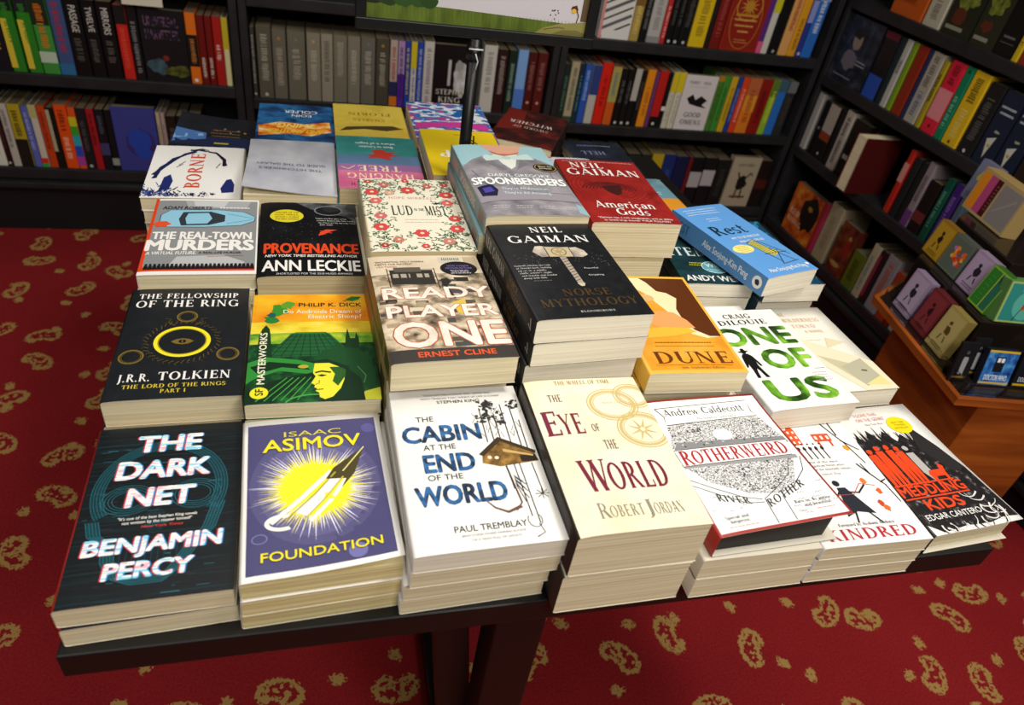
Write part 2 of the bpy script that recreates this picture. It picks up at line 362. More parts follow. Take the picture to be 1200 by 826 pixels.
def pile(short, label, br, rot, w, l, t, n, front, spine, back, pages=None, art=None, sart=None, flip=False, lift=None,
         z0=ZT, dip=.0015, shifts=None, copy_t=None, copy_pages=None, tilt=(0, 0), **kw):
    """a pile of n copies of one book; the near right corner of the top cover is at br. Only the top copy shows its cover."""
    pages = pages or PAGES; a = R(rot); ct = copy_t or t
    cx = br[0] + math.cos(a) * (-w / 2) - math.sin(a) * (l / 2); cy = br[1] + math.sin(a) * (-w / 2) + math.cos(a) * (l / 2)
    ztop = z0 + (n - 1) * ct
    fl = math.pi if flip else 0
    root = empty('paperback_book', (cx, cy, ztop + .0002 * n), a + fl, tilt[0], tilt[1])
    tag(root, label, 'book', short + ' pile' if n > 1 else None)
    book_parts(root, w, l, t, front, spine, back, pages, art, sart, dip, lift, **kw)
    first = None
    for k in range(1, n):
        dx, dy, dr = (shifts[k - 1] if shifts and k - 1 < len(shifts) else (rs.uniform(-.0025, .0025), rs.uniform(-.002, .003), rs.uniform(-.5, .5)))
        loc = (cx + dx, cy + dy, z0 + (n - 1 - k) * ct + .0002 * (n - k)); rz = a + fl + R(dr)
        if first is None:
            o = empty('paperback_book', loc, rz); first = o
            book_parts(o, w, l, ct, front, spine, back, copy_pages or pages, None, sart, 0.0004)
        else:
            o = first.copy(); col.objects.link(o); o.location = loc; o.rotation_euler = (0, 0, rz)
            for ch in list(first.children):
                c = ch.copy(); col.objects.link(c); c.parent = o
        nm = 'bottom' if k == n - 1 else ORD[k] + ' from top'
        tag(o, nm + ' copy in the pile under the ' + short, 'book', short + ' pile')
    return root

# ================================================================ the room
def paint_floor():
    m = bpy.data.materials.new('paisley_carpet'); m.use_nodes = True; n = m.node_tree.nodes; L = m.node_tree.links
    b = n['Principled BSDF']; b.inputs['Roughness'].default_value = .95; b.inputs['Specular IOR Level'].default_value = .1
    tc = n.new('ShaderNodeTexCoord')
    def math_(op, a, b_=None, c=None):
        q = n.new('ShaderNodeMath'); q.operation = op
        for i, v in enumerate((a, b_, c)):
            if v is None: continue
            if isinstance(v, (int, float)): q.inputs[i].default_value = v
            else: L.new(v, q.inputs[i])
        return q.outputs[0]
    def vm(op, a, b_):
        q = n.new('ShaderNodeVectorMath'); q.operation = op
        for i, v in enumerate((a, b_)):
            if isinstance(v, tuple): q.inputs[i].default_value = v
            else: L.new(v, q.inputs[i])
        return q
    # pixel-like weave of the motif edges
    no = n.new('ShaderNodeTexNoise'); no.inputs['Scale'].default_value = 130; no.inputs['Detail'].default_value = 2
    L.new(tc.outputs['Object'], no.inputs['Vector'])
    def motif(scale, rnd, off):
        v = n.new('ShaderNodeTexVoronoi'); v.voronoi_dimensions = '2D'; v.inputs['Scale'].default_value = scale; v.inputs['Randomness'].default_value = rnd
        sh = vm('ADD', tc.outputs['Object'], off); L.new(sh.outputs[0], v.inputs['Vector'])
        q = vm('SUBTRACT', sh.outputs[0], v.outputs['Position'])
        sep = n.new('ShaderNodeSeparateColor'); L.new(v.outputs['Color'], sep.inputs[0])
        rt = n.new('ShaderNodeVectorRotate'); rt.rotation_type = 'Z_AXIS'; L.new(q.outputs[0], rt.inputs['Vector'])
        L.new(math_('MULTIPLY', sep.outputs[0], 6.283), rt.inputs['Angle'])
        return rt.outputs[0], sep.outputs[1]
    def dist(p, c, s=(1, 1, 0)):
        d = vm('SUBTRACT', p, c); d = vm('MULTIPLY', d.outputs[0], s); q = n.new('ShaderNodeVectorMath'); q.operation = 'LENGTH'
        L.new(d.outputs[0], q.inputs[0]); return q.outputs['Value']
    wob = math_('MULTIPLY', math_('SUBTRACT', no.outputs[0], .5), .028)
    p, _ = motif(6.4, .6, (0, 0, 0))
    def inside(d, r): return math_('LESS_THAN', math_('ADD', d, wob), r)
    ell = inside(dist(p, (0, 0, 0), (1, 1.5, 0)), .043)                         # kidney-shaped paisley: solid rim, lacy middle
    bite = inside(dist(p, (.006, .036, 0)), .022)
    body = math_('MULTIPLY', ell, math_('SUBTRACT', 1, bite))
    mid = math_('MULTIPLY', inside(dist(p, (0, -.001, 0), (1, 1.6, 0)), .032), math_('SUBTRACT', 1, inside(dist(p, (.006, .036, 0)), .030)))
    lc = n.new('ShaderNodeTexNoise'); lc.inputs['Scale'].default_value = 85; lc.inputs['Detail'].default_value = 1
    L.new(tc.outputs['Object'], lc.inputs['Vector'])
    hole = math_('MULTIPLY', mid, math_('GREATER_THAN', lc.outputs[0], .47))
    mm = math_('MULTIPLY', body, math_('SUBTRACT', 1, hole))
    mm = math_('MULTIPLY', mm, math_('GREATER_THAN', no.outputs[0], .37))
    p2, _ = motif(7.0, .8, (.071, .083, 0))
    dots = math_('MULTIPLY', inside(dist(p2, (0, 0, 0), (1, .75, 0)), .0105), math_('GREATER_THAN', no.outputs[0], .36))
    mm = math_('MAXIMUM', mm, dots)
    n2 = n.new('ShaderNodeTexNoise'); n2.inputs['Scale'].default_value = 260; n2.inputs['Detail'].default_value = 2
    n3 = n.new('ShaderNodeTexNoise'); n3.inputs['Scale'].default_value = 2.2; n3.inputs['Detail'].default_value = 3
    L.new(tc.outputs['Object'], n2.inputs['Vector']); L.new(tc.outputs['Object'], n3.inputs['Vector'])
    r = n.new('ShaderNodeValToRGB'); r.color_ramp.elements[0].color = rgb('#6e1418'); r.color_ramp.elements[1].color = rgb('#9c2529')
    r.color_ramp.elements[0].position = .3; r.color_ramp.elements[1].position = .7
    L.new(math_('ADD', math_('MULTIPLY', n2.outputs[0], .55), math_('MULTIPLY', n3.outputs[0], .45)), r.inputs[0])
    mx = n.new('ShaderNodeMix'); mx.data_type = 'RGBA'; L.new(mm, mx.inputs[0]); L.new(r.outputs[0], mx.inputs[6]); mx.inputs[7].default_value = rgb('#a8854c')
    L.new(mx.outputs[2], b.inputs['Base Color'])
    bp = n.new('ShaderNodeBump'); bp.inputs['Strength'].default_value = .35; bp.inputs['Distance'].default_value = .003
    L.new(n2.outputs[0], bp.inputs['Height']); L.new(bp.outputs[0], b.inputs['Normal'])
    return m
YB, XR = 1.991, 2.012          # front planes of the back and right bookcases
mb = MB(); mb.box((-1.6, -1.6, -.05), (2.34, 2.31, 0), paint_floor()); tag(mb.build('floor'), None, kind='structure')
WALL = M('#3a3836', .8)
mb = MB(); mb.box((-1.6, 2.23, 0), (2.34, 2.31, 2.7), WALL); tag(mb.build('wall_back'), None, kind='structure')
mb = MB(); mb.box((2.26, -1.6, 0), (2.34, 2.23, 2.7), WALL); tag(mb.build('wall_right'), None, kind='structure')

BLK = NZ(['#1c1c1e', '#262628'], (14, 14, 14), rough=.5, name='black_stained_wood')
BLKD = M('#0c0c0d', .7)
# bookcases: local axes: along +u the case runs left to right as seen, +w is depth into the wall
def bookcase(label, loc, rz, width, shelves, top, plinth, extra=()):
    rt = empty('bookcase', loc, rz); tag(rt, label, 'bookcase')
    mb = MB(); mb.box((0, .205, .02), (width, .217, top), BLKD); mb.build('back_panel', rt)
    for x in (0, width - .022):
        mb = MB(); mb.box((x, 0, 0), (x + .022, .205, top), BLK, .002); mb.build('side_panel', rt)
    for z in shelves:
        mb = MB(); mb.box((.023, .0, z - .034), (width - .023, .204, z), BLK, .003); mb.build('shelf', rt)
    mb = MB(); mb.box((.023, .006, 0), (width - .023, .03, plinth - .036), BLKD, .002)
    mb.box((.023, -.014, plinth - .062), (width - .023, .006, plinth - .04), BLK, .006)
    mb.build('plinth', rt)
    return rt
CASES = {
 'left': bookcase('black bookcase at the back left, beyond the left end of the table', (-1.3, YB, 0), 0, 1.373, (.21, .495, .785), 1.25, .21),
 'middle': bookcase('black bookcase at the back centre, behind the sign on its post', (.077, YB, 0), 0, .968, (.19, .467, .76), 1.25, .19),
 'right': bookcase('black bookcase at the back right, ending in the corner of the room', (1.049, YB, 0), 0, .957, (.158, .45, .73, 1.01), 1.25, .158),
 'wall': bookcase('black bookcase along the right wall, behind the wooden display stand', (XR, YB, 0), R(-90), 1.75, (.14, .43, .69, .94, 1.2), 1.4, .14)}
mb = MB(); mb.box((-.02, -.004, -.006), (.02, 0, .0), '#e8e4d4')   # shelf-edge ticket above the left bookcase's upper row
for i in range(3): pass

def face_art(kind, A, rnd):
    if kind == 'harvest':
        m = NZ(['#2a2430', '#6a4c6c', '#8a7a5a'], (60, 1, 60), detail=2, const=True)
        for i in range(3): A.t(('UNIVERSAL', 'HARVESTER', '')[i] or '.', 10, 22 + 18 * i, 76, 13, m) if i < 2 else None
        A.blob(30, 78, 22, 20, NZ(['#22303a', '#4a6a74'], (40, 40, 40)), rnd, 1); A.blob(72, 84, 26, 14, NZ(['#2c3014', '#6a702a'], (50, 50, 50)), rnd, 1); A.blob(50, 66, 7, 7, '#7a2a20', rnd, 2)
    elif kind == 'bluefig':
        A.blob(58, 55, 36, 40, '#3a2c6a', rnd, 1, 24, .06); A.blob(56, 50, 28, 30, '#2444a8', rnd, 2, 20, .08); A.blob(60, 68, 20, 22, '#2444a8', rnd, 2, 16, .1); A.blob(36, 56, 6, 5, '#2444a8', rnd, 2)
    elif kind == 'king':
        A.blob(78, 52, 22, 42, NZ(['#8a8a8a', '#d8d8d8'], (30, 30, 30)), rnd, 1, 18, .2); A.r(38, 22, 46, 62, '#b8b8b8', 2); A.blob(70, 30, 12, 14, '#9a9a9a', rnd, 2)
        A.t('STEPHEN', 8, 76, 86, 8, '#d8d4cc', 's', 4); A.t('KING', 16, 89, 62, 9, '#d8d4cc', 's', 4); A.r(10, 94, 92, 97, '#8a1a14', 2)
    elif kind == 'bars':
        for i in range(7): A.ln([(4, 20 + i * 13), (96, -4 + i * 13)], 9 if i % 2 else 5, ['#1a1a1c', '#5a5a60'][i % 2], 1)
        A.r(0, 0, 8, 100, '#d88a8a', 2); A.r(10, 86, 96, 100, '#dcdad6', 2)
    elif kind == 'redgold':
        A.r(4, 3, 96, 97, '#8a2016', 1); A.ring(50, 30, 34, 34, 3, '#b8842c', 2); A.star(50, 30, 10, 26, 12, '#b8842c', 2); A.r(20, 42, 80, 46, '#b8842c', 2)
        for i, wd in enumerate((70, 60, 34)): A.small(50 - wd / 2, 50 + i * 9, wd, 1, '#d0a050', rnd, 5, 3, 5)
        A.ring(50, 52, 40, 66, 1.4, '#b8842c', 2); A.small(30, 82, 40, 2, '#c89848', rnd, 4, 3, 2)
    elif kind == 'omens':
        A.t('TERRY & NEIL', 12, 15, 70, 5, '#6a6466', 's'); A.small(12, 20, 70, 1, '#8a8486', rnd)
        A.p([(18, 42), (34, 34), (46, 44), (62, 36), (84, 44), (70, 52), (86, 58), (60, 56), (46, 54), (30, 52)], '#151415', 2)
        A.t('GOOD', 22, 76, 54, 9, '#3a3638', 's'); A.t('OMENS', 16, 90, 66, 9, '#3a3638', 's')
    elif kind == 'goat':
        A.t('LOST GIRLS', 22, 17, 58, 5, '#3a3228', 's'); A.blob(52, 52, 18, 24, '#161412', rnd, 2, 12, .2); A.ln([(40, 42), (30, 30)], 5, '#161412', 2); A.ln([(60, 42), (78, 30), (84, 36)], 5, '#161412', 2)
        A.ln([(42, 62), (40, 84)], 5, '#161412', 2); A.ln([(60, 62), (62, 84)], 5, '#161412', 2); A.r(24, 78, 80, 82, '#5a2a18', 3)
    elif kind == 'green':
        A.blob(50, 45, 36, 42, NZ(['#3a3f1c', '#6a7428', '#8a9444'], (60, 60, 60)), rnd, 1, 16, .25); A.blob(40, 75, 24, 18, '#5a2a1c', rnd, 2); A.r(8, 88, 70, 93, '#8a8a7a', 2)
    elif kind == 'plain': A.small(16, 76, 70, 1, '#6a6a6a', rnd, 5, 4, 5); A.small(10, 84, 80, 1, '#5a5a5a', rnd, 3, 4, 2)
    elif kind == 'portrait':
        A.r(0, 0, 100, 100, NZ(['#14161c', '#1f2836', '#3a3f50'], (30, 30, 30)), 1); A.blob(46, 34, 12, 15, '#8a7c70', rnd, 2, 14, .08); A.blob(40, 64, 20, 18, '#6a6670', rnd, 2, 14, .15); A.blob(45, 22, 15, 9, '#221c1c', rnd, 3)
        A.small(60, 60, 30, 2, '#a8a8a8', rnd, 5, 4, 3); A.small(8, 90, 60, 1, '#8a8a90', rnd, 5, 4, 3)
    elif kind == 'navy':
        A.p([(22, 66), (64, 60), (44, 92)], '#c8c8bc', 2); A.e(44, 74, 7, 7, '#b0982c', 3); A.blob(52, 54, 16, 5, '#9aa08c', rnd, 2); A.small(10, 20, 80, 2, '#b8bcc8', rnd, 8, 3, 5)
    elif kind == 'bar': A.r(10, 62, 92, 70, '#a8a49c', 2)
    elif kind == 'maroon': A.r(86, 6, 94, 94, '#4a1614', 2); A.blob(74, 24, 10, 8, '#5a2a1c', rnd, 2)
    elif kind == 'fire':
        A.r(0, 0, 100, 100, NZ(['#8a2a14', '#c05a1c', '#d8902c'], (26, 26, 26)), 1); A.blob(70, 40, 26, 36, '#1c1410', rnd, 2); A.blob(68, 30, 8, 6, '#a8823a', rnd, 3); A.t('RED', 8, 62, 34, 12, '#e0c8b0', 's'); A.t('RISING', 8, 78, 50, 10, '#e0c8b0', 's')
    elif kind == 'brown':
        A.r(0, 0, 100, 100, NZ(['#3a1a12', '#6a2a1a', '#7a4a22'], (26, 26, 26)), 1); A.blob(66, 44, 18, 34, '#8a2218', rnd, 2); A.blob(66, 22, 10, 9, '#a8823a', rnd, 3); A.blob(40, 80, 30, 10, '#a88a4a', rnd, 2)

def shelf_book(case, rz, label, u, z, wd, h, d, c, spec, group, rnd):
    """a book standing on a shelf: local +x to the right as seen, -y towards the viewer; one mesh: boards, spine, paper, print"""
    fo = spec.startswith('F:'); mb = MB(); c = M(c, .38)
    dep = .03 if fo else d; x0, x1 = -wd / 2 + .0004, wd / 2 - .0004
    r = 0 if fo else min(.004, wd * .22)
    t = bmesh.new(); q = [(x0 + r * (1 - math.cos(a)), r * (1 - math.sin(a))) for a in [R(i * 30) for i in range(4)]] if r else [(x0, 0)]
    q += [(-x, y) for x, y in reversed(q)]
    pts = [(x0, dep)] + q + [(x1, dep)]
    inn = [(x0 + .0012, dep)] + [(x0 + .0012, .003), (x1 - .0012, .003)] + [(x1 - .0012, dep)]
    mb.prism(pts + inn[::-1], 0, h, c)
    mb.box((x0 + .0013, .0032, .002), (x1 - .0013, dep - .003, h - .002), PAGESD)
    if spec == 'P':                         # turned round: page edges face out between the boards, pulled half off the shelf
        mb = MB(); mb.box((x0, -.072, 0), (x0 + .003, .07, h), c, .0008); mb.box((x1 - .003, -.072, 0), (x1, .07, h), c, .0008); mb.box((x0 + .0031, .066, 0), (x1 - .0031, .07, h), c)
        mb.box((x0 + .0031, -.069, .003), (x1 - .0031, .0655, h - .003), PAGES); spec = ''
    if fo:
        A = Art(wd - .002, h - .001); face_art(spec[2:], A, rnd)
        art_mesh(mb, A, wd - .002, h - .001, lambda a, b, L: Vector((a, -.0002 - .0002 * L, h / 2 + b)))
    else:
        A = Art(wd, h); w2 = 100
        for s in spec.split():
            k, a = s[0], s[1:].split(',')
            if k == 'b': A.r(1, float(a[0]) * 100, 99, float(a[1]) * 100, a[2], 1)
            elif k == 's': A.r(1, float(a[0]) * 100, 46, float(a[1]) * 100, a[2], 2)
            elif k == 'd': A.e(50, float(a[0]) * 100, min(26, .5 / wd), min(26, .5 / wd), a[1], 2, 12)
            elif k == 'w': A.t(a[0], 32, float(a[1]) * 100, (float(a[2]) - float(a[1])) * 100, 42, a[3], 'b', 2, rot=90)
            elif k == 't':
                y = float(a[0]) * 100; e = float(a[1]) * 100
                while y < e:
                    k2 = rnd.uniform(1.2, 3.2); lo = rnd.uniform(26, 34)
                    A.r(lo, y, rnd.uniform(64, 74), min(y + k2 * .62, e), a[2], 2); y += k2 * 1.15
                    if rnd.random() < .14: y += 2
        art_mesh(mb, A, wd, h, lambda a, b, L: Vector((max(x0, min(x1, a)), -.0001 - .00015 * L + (0 if abs(a) < wd / 2 - r else r * .0), h / 2 + b)))
    o = mb.build('hardback_book' if 'hardback' in label else 'paperback_book')
    o.location = case @ Vector((u + wd / 2, .012, z + .0002)); o.rotation_euler = (0, 0, rz)
    tag(o, label, 'book', group)
ROWS = [('left bookcase upper shelf', 'back', 0.495,
  [(-0.578, 0.0413, 0.2, 'navy yellow-lettered', '#15161f', 'b0,.12,#2a2f5a t.1,.72,#d8b21c'), (-0.5345, 0.0343, 0.2, 'green and yellow', '#2c7d22', 'b0,.2,#1c1c22 s.3,.95,#d8c13a t.1,.6,#2f8f25'),
   (-0.4932, 0.0341, 0.2, 'yellow and green', '#2c7d22', 'b0,.2,#20202a s.3,.95,#d8c13a t.1,.6,#2f8f25'), (-0.458, 0.0421, 0.2, 'green orange-titled', '#3f8f3c', 'b0,.35,#1d2a1c t.08,.65,#d8761c b.7,.85,#b8c8b4'),
   (-0.4138, 0.0381, 0.205, 'blue red-titled', '#3d5382', 't.06,.7,#b02036 b.85,1,#2d6a9a'), (-0.3746, 0.0413, 0.205, 'black white-lettered', '#0d0d0f', 'wPASSAGE,.08,.42,#c8c4bc t.5,.8,#55524c'),
   (-0.3322, 0.0361, 0.205, 'black pale-lettered', '#0d0d0f', 'wTWELVE,.08,.40,#c8c4bc t.5,.8,#55524c'), (-0.295, 0.041, 0.205, 'black grey-lettered', '#0d0d0f', 'wMIRRORS,.08,.42,#c8c4bc t.5,.8,#55524c'),
   (-0.2506, 0.0299, 0.2, 'red black-topped', '#c3261e', 'b0,.25,#181616 t.3,.85,#e04a34'), (-0.2196, 0.0266, 0.2, 'black silver-lettered', '#141416', 't.2,.9,#7d7d80'),
   (-0.19, 0.1184, 0.197, 'dark cover purple lettering', '#16171a', 'F:harvest'), (-0.0705, 0.0288, 0.197, 'orange black-banded', '#e0701c', 'b.3,.75,#17130f t.36,.7,#b8763a d.95,#f0e6d6'),
   (-0.0405, 0.0205, 0.192, 'dark red white-crested', '#6e1512', 't.6,.9,#d8c8bc'), (-0.0193, 0.0194, 0.192, 'maroon white-crested', '#72160f', 't.6,.9,#d8c8bc'),
   (0.0007, 0.0256, 0.192, 'bright red', '#a8201c', 't.4,.62,#e0c8c0'), (0.0269, 0.0165, 0.192, 'yellow and white', '#d8cf9c', 'b0,.45,#c2b026')]),
 ('left bookcase lowest shelf', 'back', 0.21,
  [(-0.6611, 0.042, 0.185, 'white green-edged', '#d8d8cc', 'b0,.3,#a8b48c t.3,.8,#8a8a84'), (-0.6187, 0.0143, 0.185, 'dark maroon', '#2a1114', 't.2,.7,#5a2a2a d.95,#c8c0b4'),
   (-0.6039, 0.0222, 0.19, 'pale grey', '#b8b2aa', 't.1,.7,#6a6662'), (-0.5812, 0.0333, 0.19, 'mustard and black', '#b09c22', 'b.55,1,#1a1914 t.1,.5,#3a3414'), (-0.5464, 0.019, 0.185, 'lavender blue', '#5a66b4', 't.1,.7,#a0a8d8'),
   (-0.5264, 0.0196, 0.19, 'white red-tailed', '#c8beb0', 'b.85,.94,#c8321e b.94,1,#2f9a4a b0,.2,#b4b070'), (-0.5063, 0.0227, 0.19, 'brick red', '#c04018', 't.1,.7,#7a1c0c'),
   (-0.4826, 0.0213, 0.185, 'cream and black', '#15140f', 's.03,.72,#a8a486'), (-0.4608, 0.0342, 0.195, 'bright orange', '#e04e14', 't.08,.4,#5a1408 t.5,.85,#f0b898'),
   (-0.426, 0.0206, 0.19, 'rainbow striped', '#d8541c', 'b.15,.3,#c8c01e b.3,.45,#3a9a2c b.45,.62,#2aa0b4 b.62,.8,#2a48b4 b.8,.95,#a83c9c'), (-0.4049, 0.0264, 0.188, 'charcoal', '#1d1c1e', 't.2,.7,#4a4a4c d.95,#a8a8a8'),
   (-0.378, 0.0218, 0.188, 'crimson', '#a01a22', 't.08,.6,#5a0c10'), (-0.3551, 0.0251, 0.188, 'black blue-figured', '#15151c', 't.1,.4,#4a4e60 b.55,.75,#3c3c6a'),
   (-0.3295, 0.02, 0.188, 'plain black', '#121213', 'b.8,.92,#8c9488'), (-0.3085, 0.1191, 0.2, 'deep blue cover with blue figure', '#3a3f8c', 'F:bluefig'), (-0.1871, 0.0114, 0.19, 'cream', '#b8a890', 't.2,.8,#8a7a64'),
   (-0.1747, 0.0125, 0.19, 'dusty pink', '#a8948c', 't.2,.8,#7a6a64'), (-0.16, 0.0279, 0.18, 'dark brown', '#1f1815', 't.2,.8,#5a4a44'), (-0.131, 0.0292, 0.182, 'black speckled', '#17161a', 't.2,.8,#4a3a5a'),
   (-0.1007, 0.0377, 0.18, 'dark slate', '#1c1f28', 't.2,.8,#5a4a3a')]),
 ('middle bookcase shelf', 'back', 0.467,
  [(0.0857, 0.0289, 0.2, 'charcoal', '#3c3c38', 't.1,.8,#9a978c d.95,#b8b4a8'), (0.1186, 0.0426, 0.205, 'grey-olive', '#5a584a', 't.1,.75,#a8a592 d.95,#c0bcae'),
   (0.1627, 0.0398, 0.2, 'grey bronze-crested', '#6a6659', 't.25,.8,#a8a08c d.12,#a87a3c'), (0.205, 0.0523, 0.2, 'mid grey broad', '#6e6b5d', 't.25,.7,#aaa592 d.12,#8a7a54'),
   (0.2605, 0.0407, 0.2, 'stone grey', '#8a8574', 't.25,.7,#b8b4a2 d.12,#b89a6a'), (0.3021, 0.0353, 0.2, 'pale stone', '#9a9484', 't.1,.7,#6a6658'), (0.3383, 0.0415, 0.2, 'sage grey', '#7c7a68', 't.1,.6,#a8a592'),
   (0.3805, 0.0385, 0.2, 'ash grey', '#858171', 't.2,.7,#bab6a6'), (0.4199, 0.0439, 0.2, 'dull grey', '#6c6a60', 't.2,.7,#b0ad9e d.1,#6a7a94'), (0.4655, 0.0409, 0.2, 'dark olive grey', '#4c4a3e', 't.2,.7,#a8a48c d.1,#a07a2c'),
   (0.5082, 0.0241, 0.2, 'red and white orange-footed', '#b8a89c', 't.1,.6,#a83222 b.62,.85,#2a2a5a b.85,1,#d8761c'), (0.5331, 0.0207, 0.2, 'purple', '#5a2a9c', 'b0,.5,#a88ab4 t.1,.9,#3a1a6a'),
   (0.5547, 0.0174, 0.2, 'blue yellow-lettered', '#2a44a4', 't.1,.8,#c8b42c'), (0.5729, 0.0183, 0.2, 'yellow over white', '#d8d4c4', 'b0,.4,#d0c022 t.4,.9,#3a5ac0'),
   (0.5921, 0.0193, 0.2, 'royal blue', '#2448b0', 't.1,.9,#a8b4d8'), (0.6122, 0.0326, 0.205, 'white', '#c8c4bc', 't.1,.9,#8a7a94'), (0.6466, 0.1164, 0.2, 'black cover with white smoke figure', '#0f0f10', 'F:king'),
   (0.8012, 0.0441, 0.21, 'broad white', '#c4c2ba', 't.1,.7,#8a8882'), (0.8471, 0.0352, 0.2, 'dark maroon', '#2a1412', 't.1,.7,#9a8a84'), (0.8842, 0.028, 0.2, 'dark green', '#12281f', 't.2,.8,#7a9484'),
   (0.9131, 0.0348, 0.205, 'sky blue', '#7aa4dc', 'b.6,1,#4a7ac8'), (0.9488, 0.0303, 0.2, 'oxblood red', '#4a1512', 't.15,.6,#8a5a54 d.8,#c88a7a'), (0.981, 0.0334, 0.2, 'dark red', '#561a16', 't.15,.6,#8a5a54 d.8,#c88a7a')]),
 ('right bookcase top shelf', 'back', 0.73,
  [(1.1631, 0.1061, 0.19, 'white cover with slanting black bars', '#dcdad6', 'F:bars'), (1.2709, 0.0324, 0.175, 'yellow and tan', '#a8904c', 'b0,.4,#7a5a2a t.4,.9,#d8c06a'),
   (1.3051, 0.0256, 0.19, 'black', '#131314', 't.2,.8,#6a6a6a'), (1.3315, 0.0462, 0.195, 'silver grey', '#b0aeaa', 't.1,.8,#8a8a88 b.9,1,#8a8a8a'), (1.3787, 0.0188, 0.19, 'thin red', '#b82c2c', 't.4,.9,#e8a8a0'),
   (1.3992, 0.0234, 0.195, 'glossy black', '#111112', 't.2,.7,#4a4a4a d.95,#c0c0c0'), (1.4235, 0.0217, 0.195, 'matt black', '#111112', 't.2,.7,#4a4a4a d.95,#c0c0c0'),
   (1.4461, 0.0355, 0.195, 'broad black', '#121213', 't.2,.7,#4a4a4a d.95,#c0c0c0'), (1.4835, 0.0588, 0.205, 'bright yellow', '#d8b81c', 'b.0,.2,#a88c14 t.3,.85,#8a741a'), (1.5442, 0.0148, 0.195, 'thin dark grey', '#1f1d1d', ''),
   (1.5609, 0.0364, 0.195, 'dark red', '#741b16', 't.2,.8,#a8423a'), (1.5982, 0.1387, 0.2, 'red cover with gold crest', '#96261a', 'F:redgold'), (1.7378, 0.0203, 0.185, 'purple and pink', '#5a2a7a', 'b.8,1,#d85a8a'),
   (1.7591, 0.0243, 0.2, 'white yellow-topped', '#c8c8c0', 'b0,.35,#c8c41e'), (1.7853, 0.0391, 0.195, 'dense black', '#121112', 'd.95,#a8a8a8'), (1.8264, 0.0355, 0.2, 'peach', '#d8a05a', 't.1,.6,#a83a2a'),
   (1.8628, 0.0308, 0.2, 'amber', '#d89a22', 't.4,.9,#8a5a1a'), (1.8956, 0.021, 0.2, 'blue and lilac', '#2a3a8c', 'b.1,.45,#8a94d0 d.95,#c8c8d8'),
   (1.9176, 0.0402, 0.2, 'blue white-lettered', '#2a6ac0', 't.1,.6,#d0dcec b.0,.1,#8a94c0')]),
 ('right bookcase middle shelf', 'back', 0.45,
  [(1.0733, 0.0233, 0.19, 'dark green', '#1a2c24', 't.2,.8,#4a6a5a'), (1.0974, 0.0297, 0.2, 'cream green-edged', '#a89e80', 't.1,.8,#5a5a44 b.9,1,#2a4a34'), (1.128, 0.0181, 0.195, 'dark teal', '#18303a', 't.2,.8,#4a7a8a'),
   (1.147, 0.0245, 0.195, 'blue', '#2a54b0', 't.1,.6,#8ab0e8'), (1.1734, 0.0302, 0.195, 'white blue-topped', '#b8b4ac', 'b0,.5,#2c3f7c'), (1.2054, 0.0359, 0.205, 'scarlet', '#d42414', 't.2,.7,#8a140c'),
   (1.2431, 0.0315, 0.195, 'yellow and orange', '#c85a1c', 'b0,.6,#a89a54 t.1,.5,#3a7a84'), (1.2774, 0.0243, 0.19, 'black', '#121212', 't.2,.6,#5a5a54 d.95,#c8c4bc'),
   (1.3026, 0.0225, 0.19, 'ink black', '#141413', 't.2,.6,#5a5a54 d.95,#c8c4bc'), (1.3261, 0.0226, 0.195, 'black white-topped', '#131312', 'b0,.55,#b0aca4 d.95,#c8c4bc'),
   (1.3496, 0.0189, 0.19, 'thin black', '#151515', 't.2,.7,#4a4a44'), (1.3704, 0.0304, 0.195, 'orange', '#e08a1c', 't.3,.8,#a85a14'), (1.4019, 0.0134, 0.19, 'thin purple', '#6a3a6c', ''),
   (1.4162, 0.0327, 0.195, 'red over black', '#b8221c', 'b.8,1,#121212 d.93,#d8d8d0'), (1.4498, 0.0154, 0.19, 'narrow black', '#131313', 'b.6,.68,#d8d4cc'),
   (1.4662, 0.0213, 0.195, 'white yellow-headed', '#c8c4b0', 'b0,.35,#d0bc1e t.4,.9,#a8a498'), (1.4885, 0.0243, 0.195, 'cream yellow-headed', '#ccc8b4', 'b0,.35,#d4c020 t.4,.9,#a8a498'),
   (1.5138, 0.1225, 0.19, 'white cover with black winged sketch', '#d6d0d0', 'F:omens'), (1.6374, 0.0231, 0.195, 'moss green', '#4a7a2c', 'b0,.1,#b07a1c t.2,.8,#2a5a1c'),
   (1.6614, 0.0252, 0.195, 'leaf green', '#3f8a34', 't.2,.8,#2a5a24'), (1.6886, 0.0253, 0.195, 'mustard', '#c8a422', 't.2,.8,#8a6a14'), (1.715, 0.0193, 0.195, 'navy blue', '#24408c', 't.2,.8,#7a8ac0'),
   (1.7353, 0.0245, 0.195, 'orange red', '#d8421c', 't.2,.8,#f0a08a'), (1.7609, 0.0474, 0.195, 'yellow to orange', '#d87a22', 'b0,.3,#b8643a b.3,.6,#d8902c t.2,.8,#a8341c'),
   (1.8093, 0.0457, 0.195, 'dark red', '#8a1a14', 't.2,.8,#5a100c'), (1.856, 0.0272, 0.195, 'lime green', '#8ab42c', 'b0,.3,#5a7a2a t.2,.8,#d8d83c'), (1.8843, 0.0337, 0.195, 'bright blue', '#2a6cc0', 'b0,.2,#3a5a6a'),
   (1.9201, 0.0339, 0.195, 'dark slate', '#2a2c30', 'b0,.2,#6a6c70 t.3,.8,#4a3a2a')]),
 ('right bookcase bottom shelf', 'back', 0.158,
  [(1.1159, 0.0464, 0.19, 'orange and blue', '#8a5a2a', 'b.3,.6,#2a3a7a'), (1.1655, 0.0516, 0.19, 'brown', '#3a2a22', ''), (1.2202, 0.0402, 0.185, 'slate blue', '#2c3448', 't.2,.8,#6a748a'),
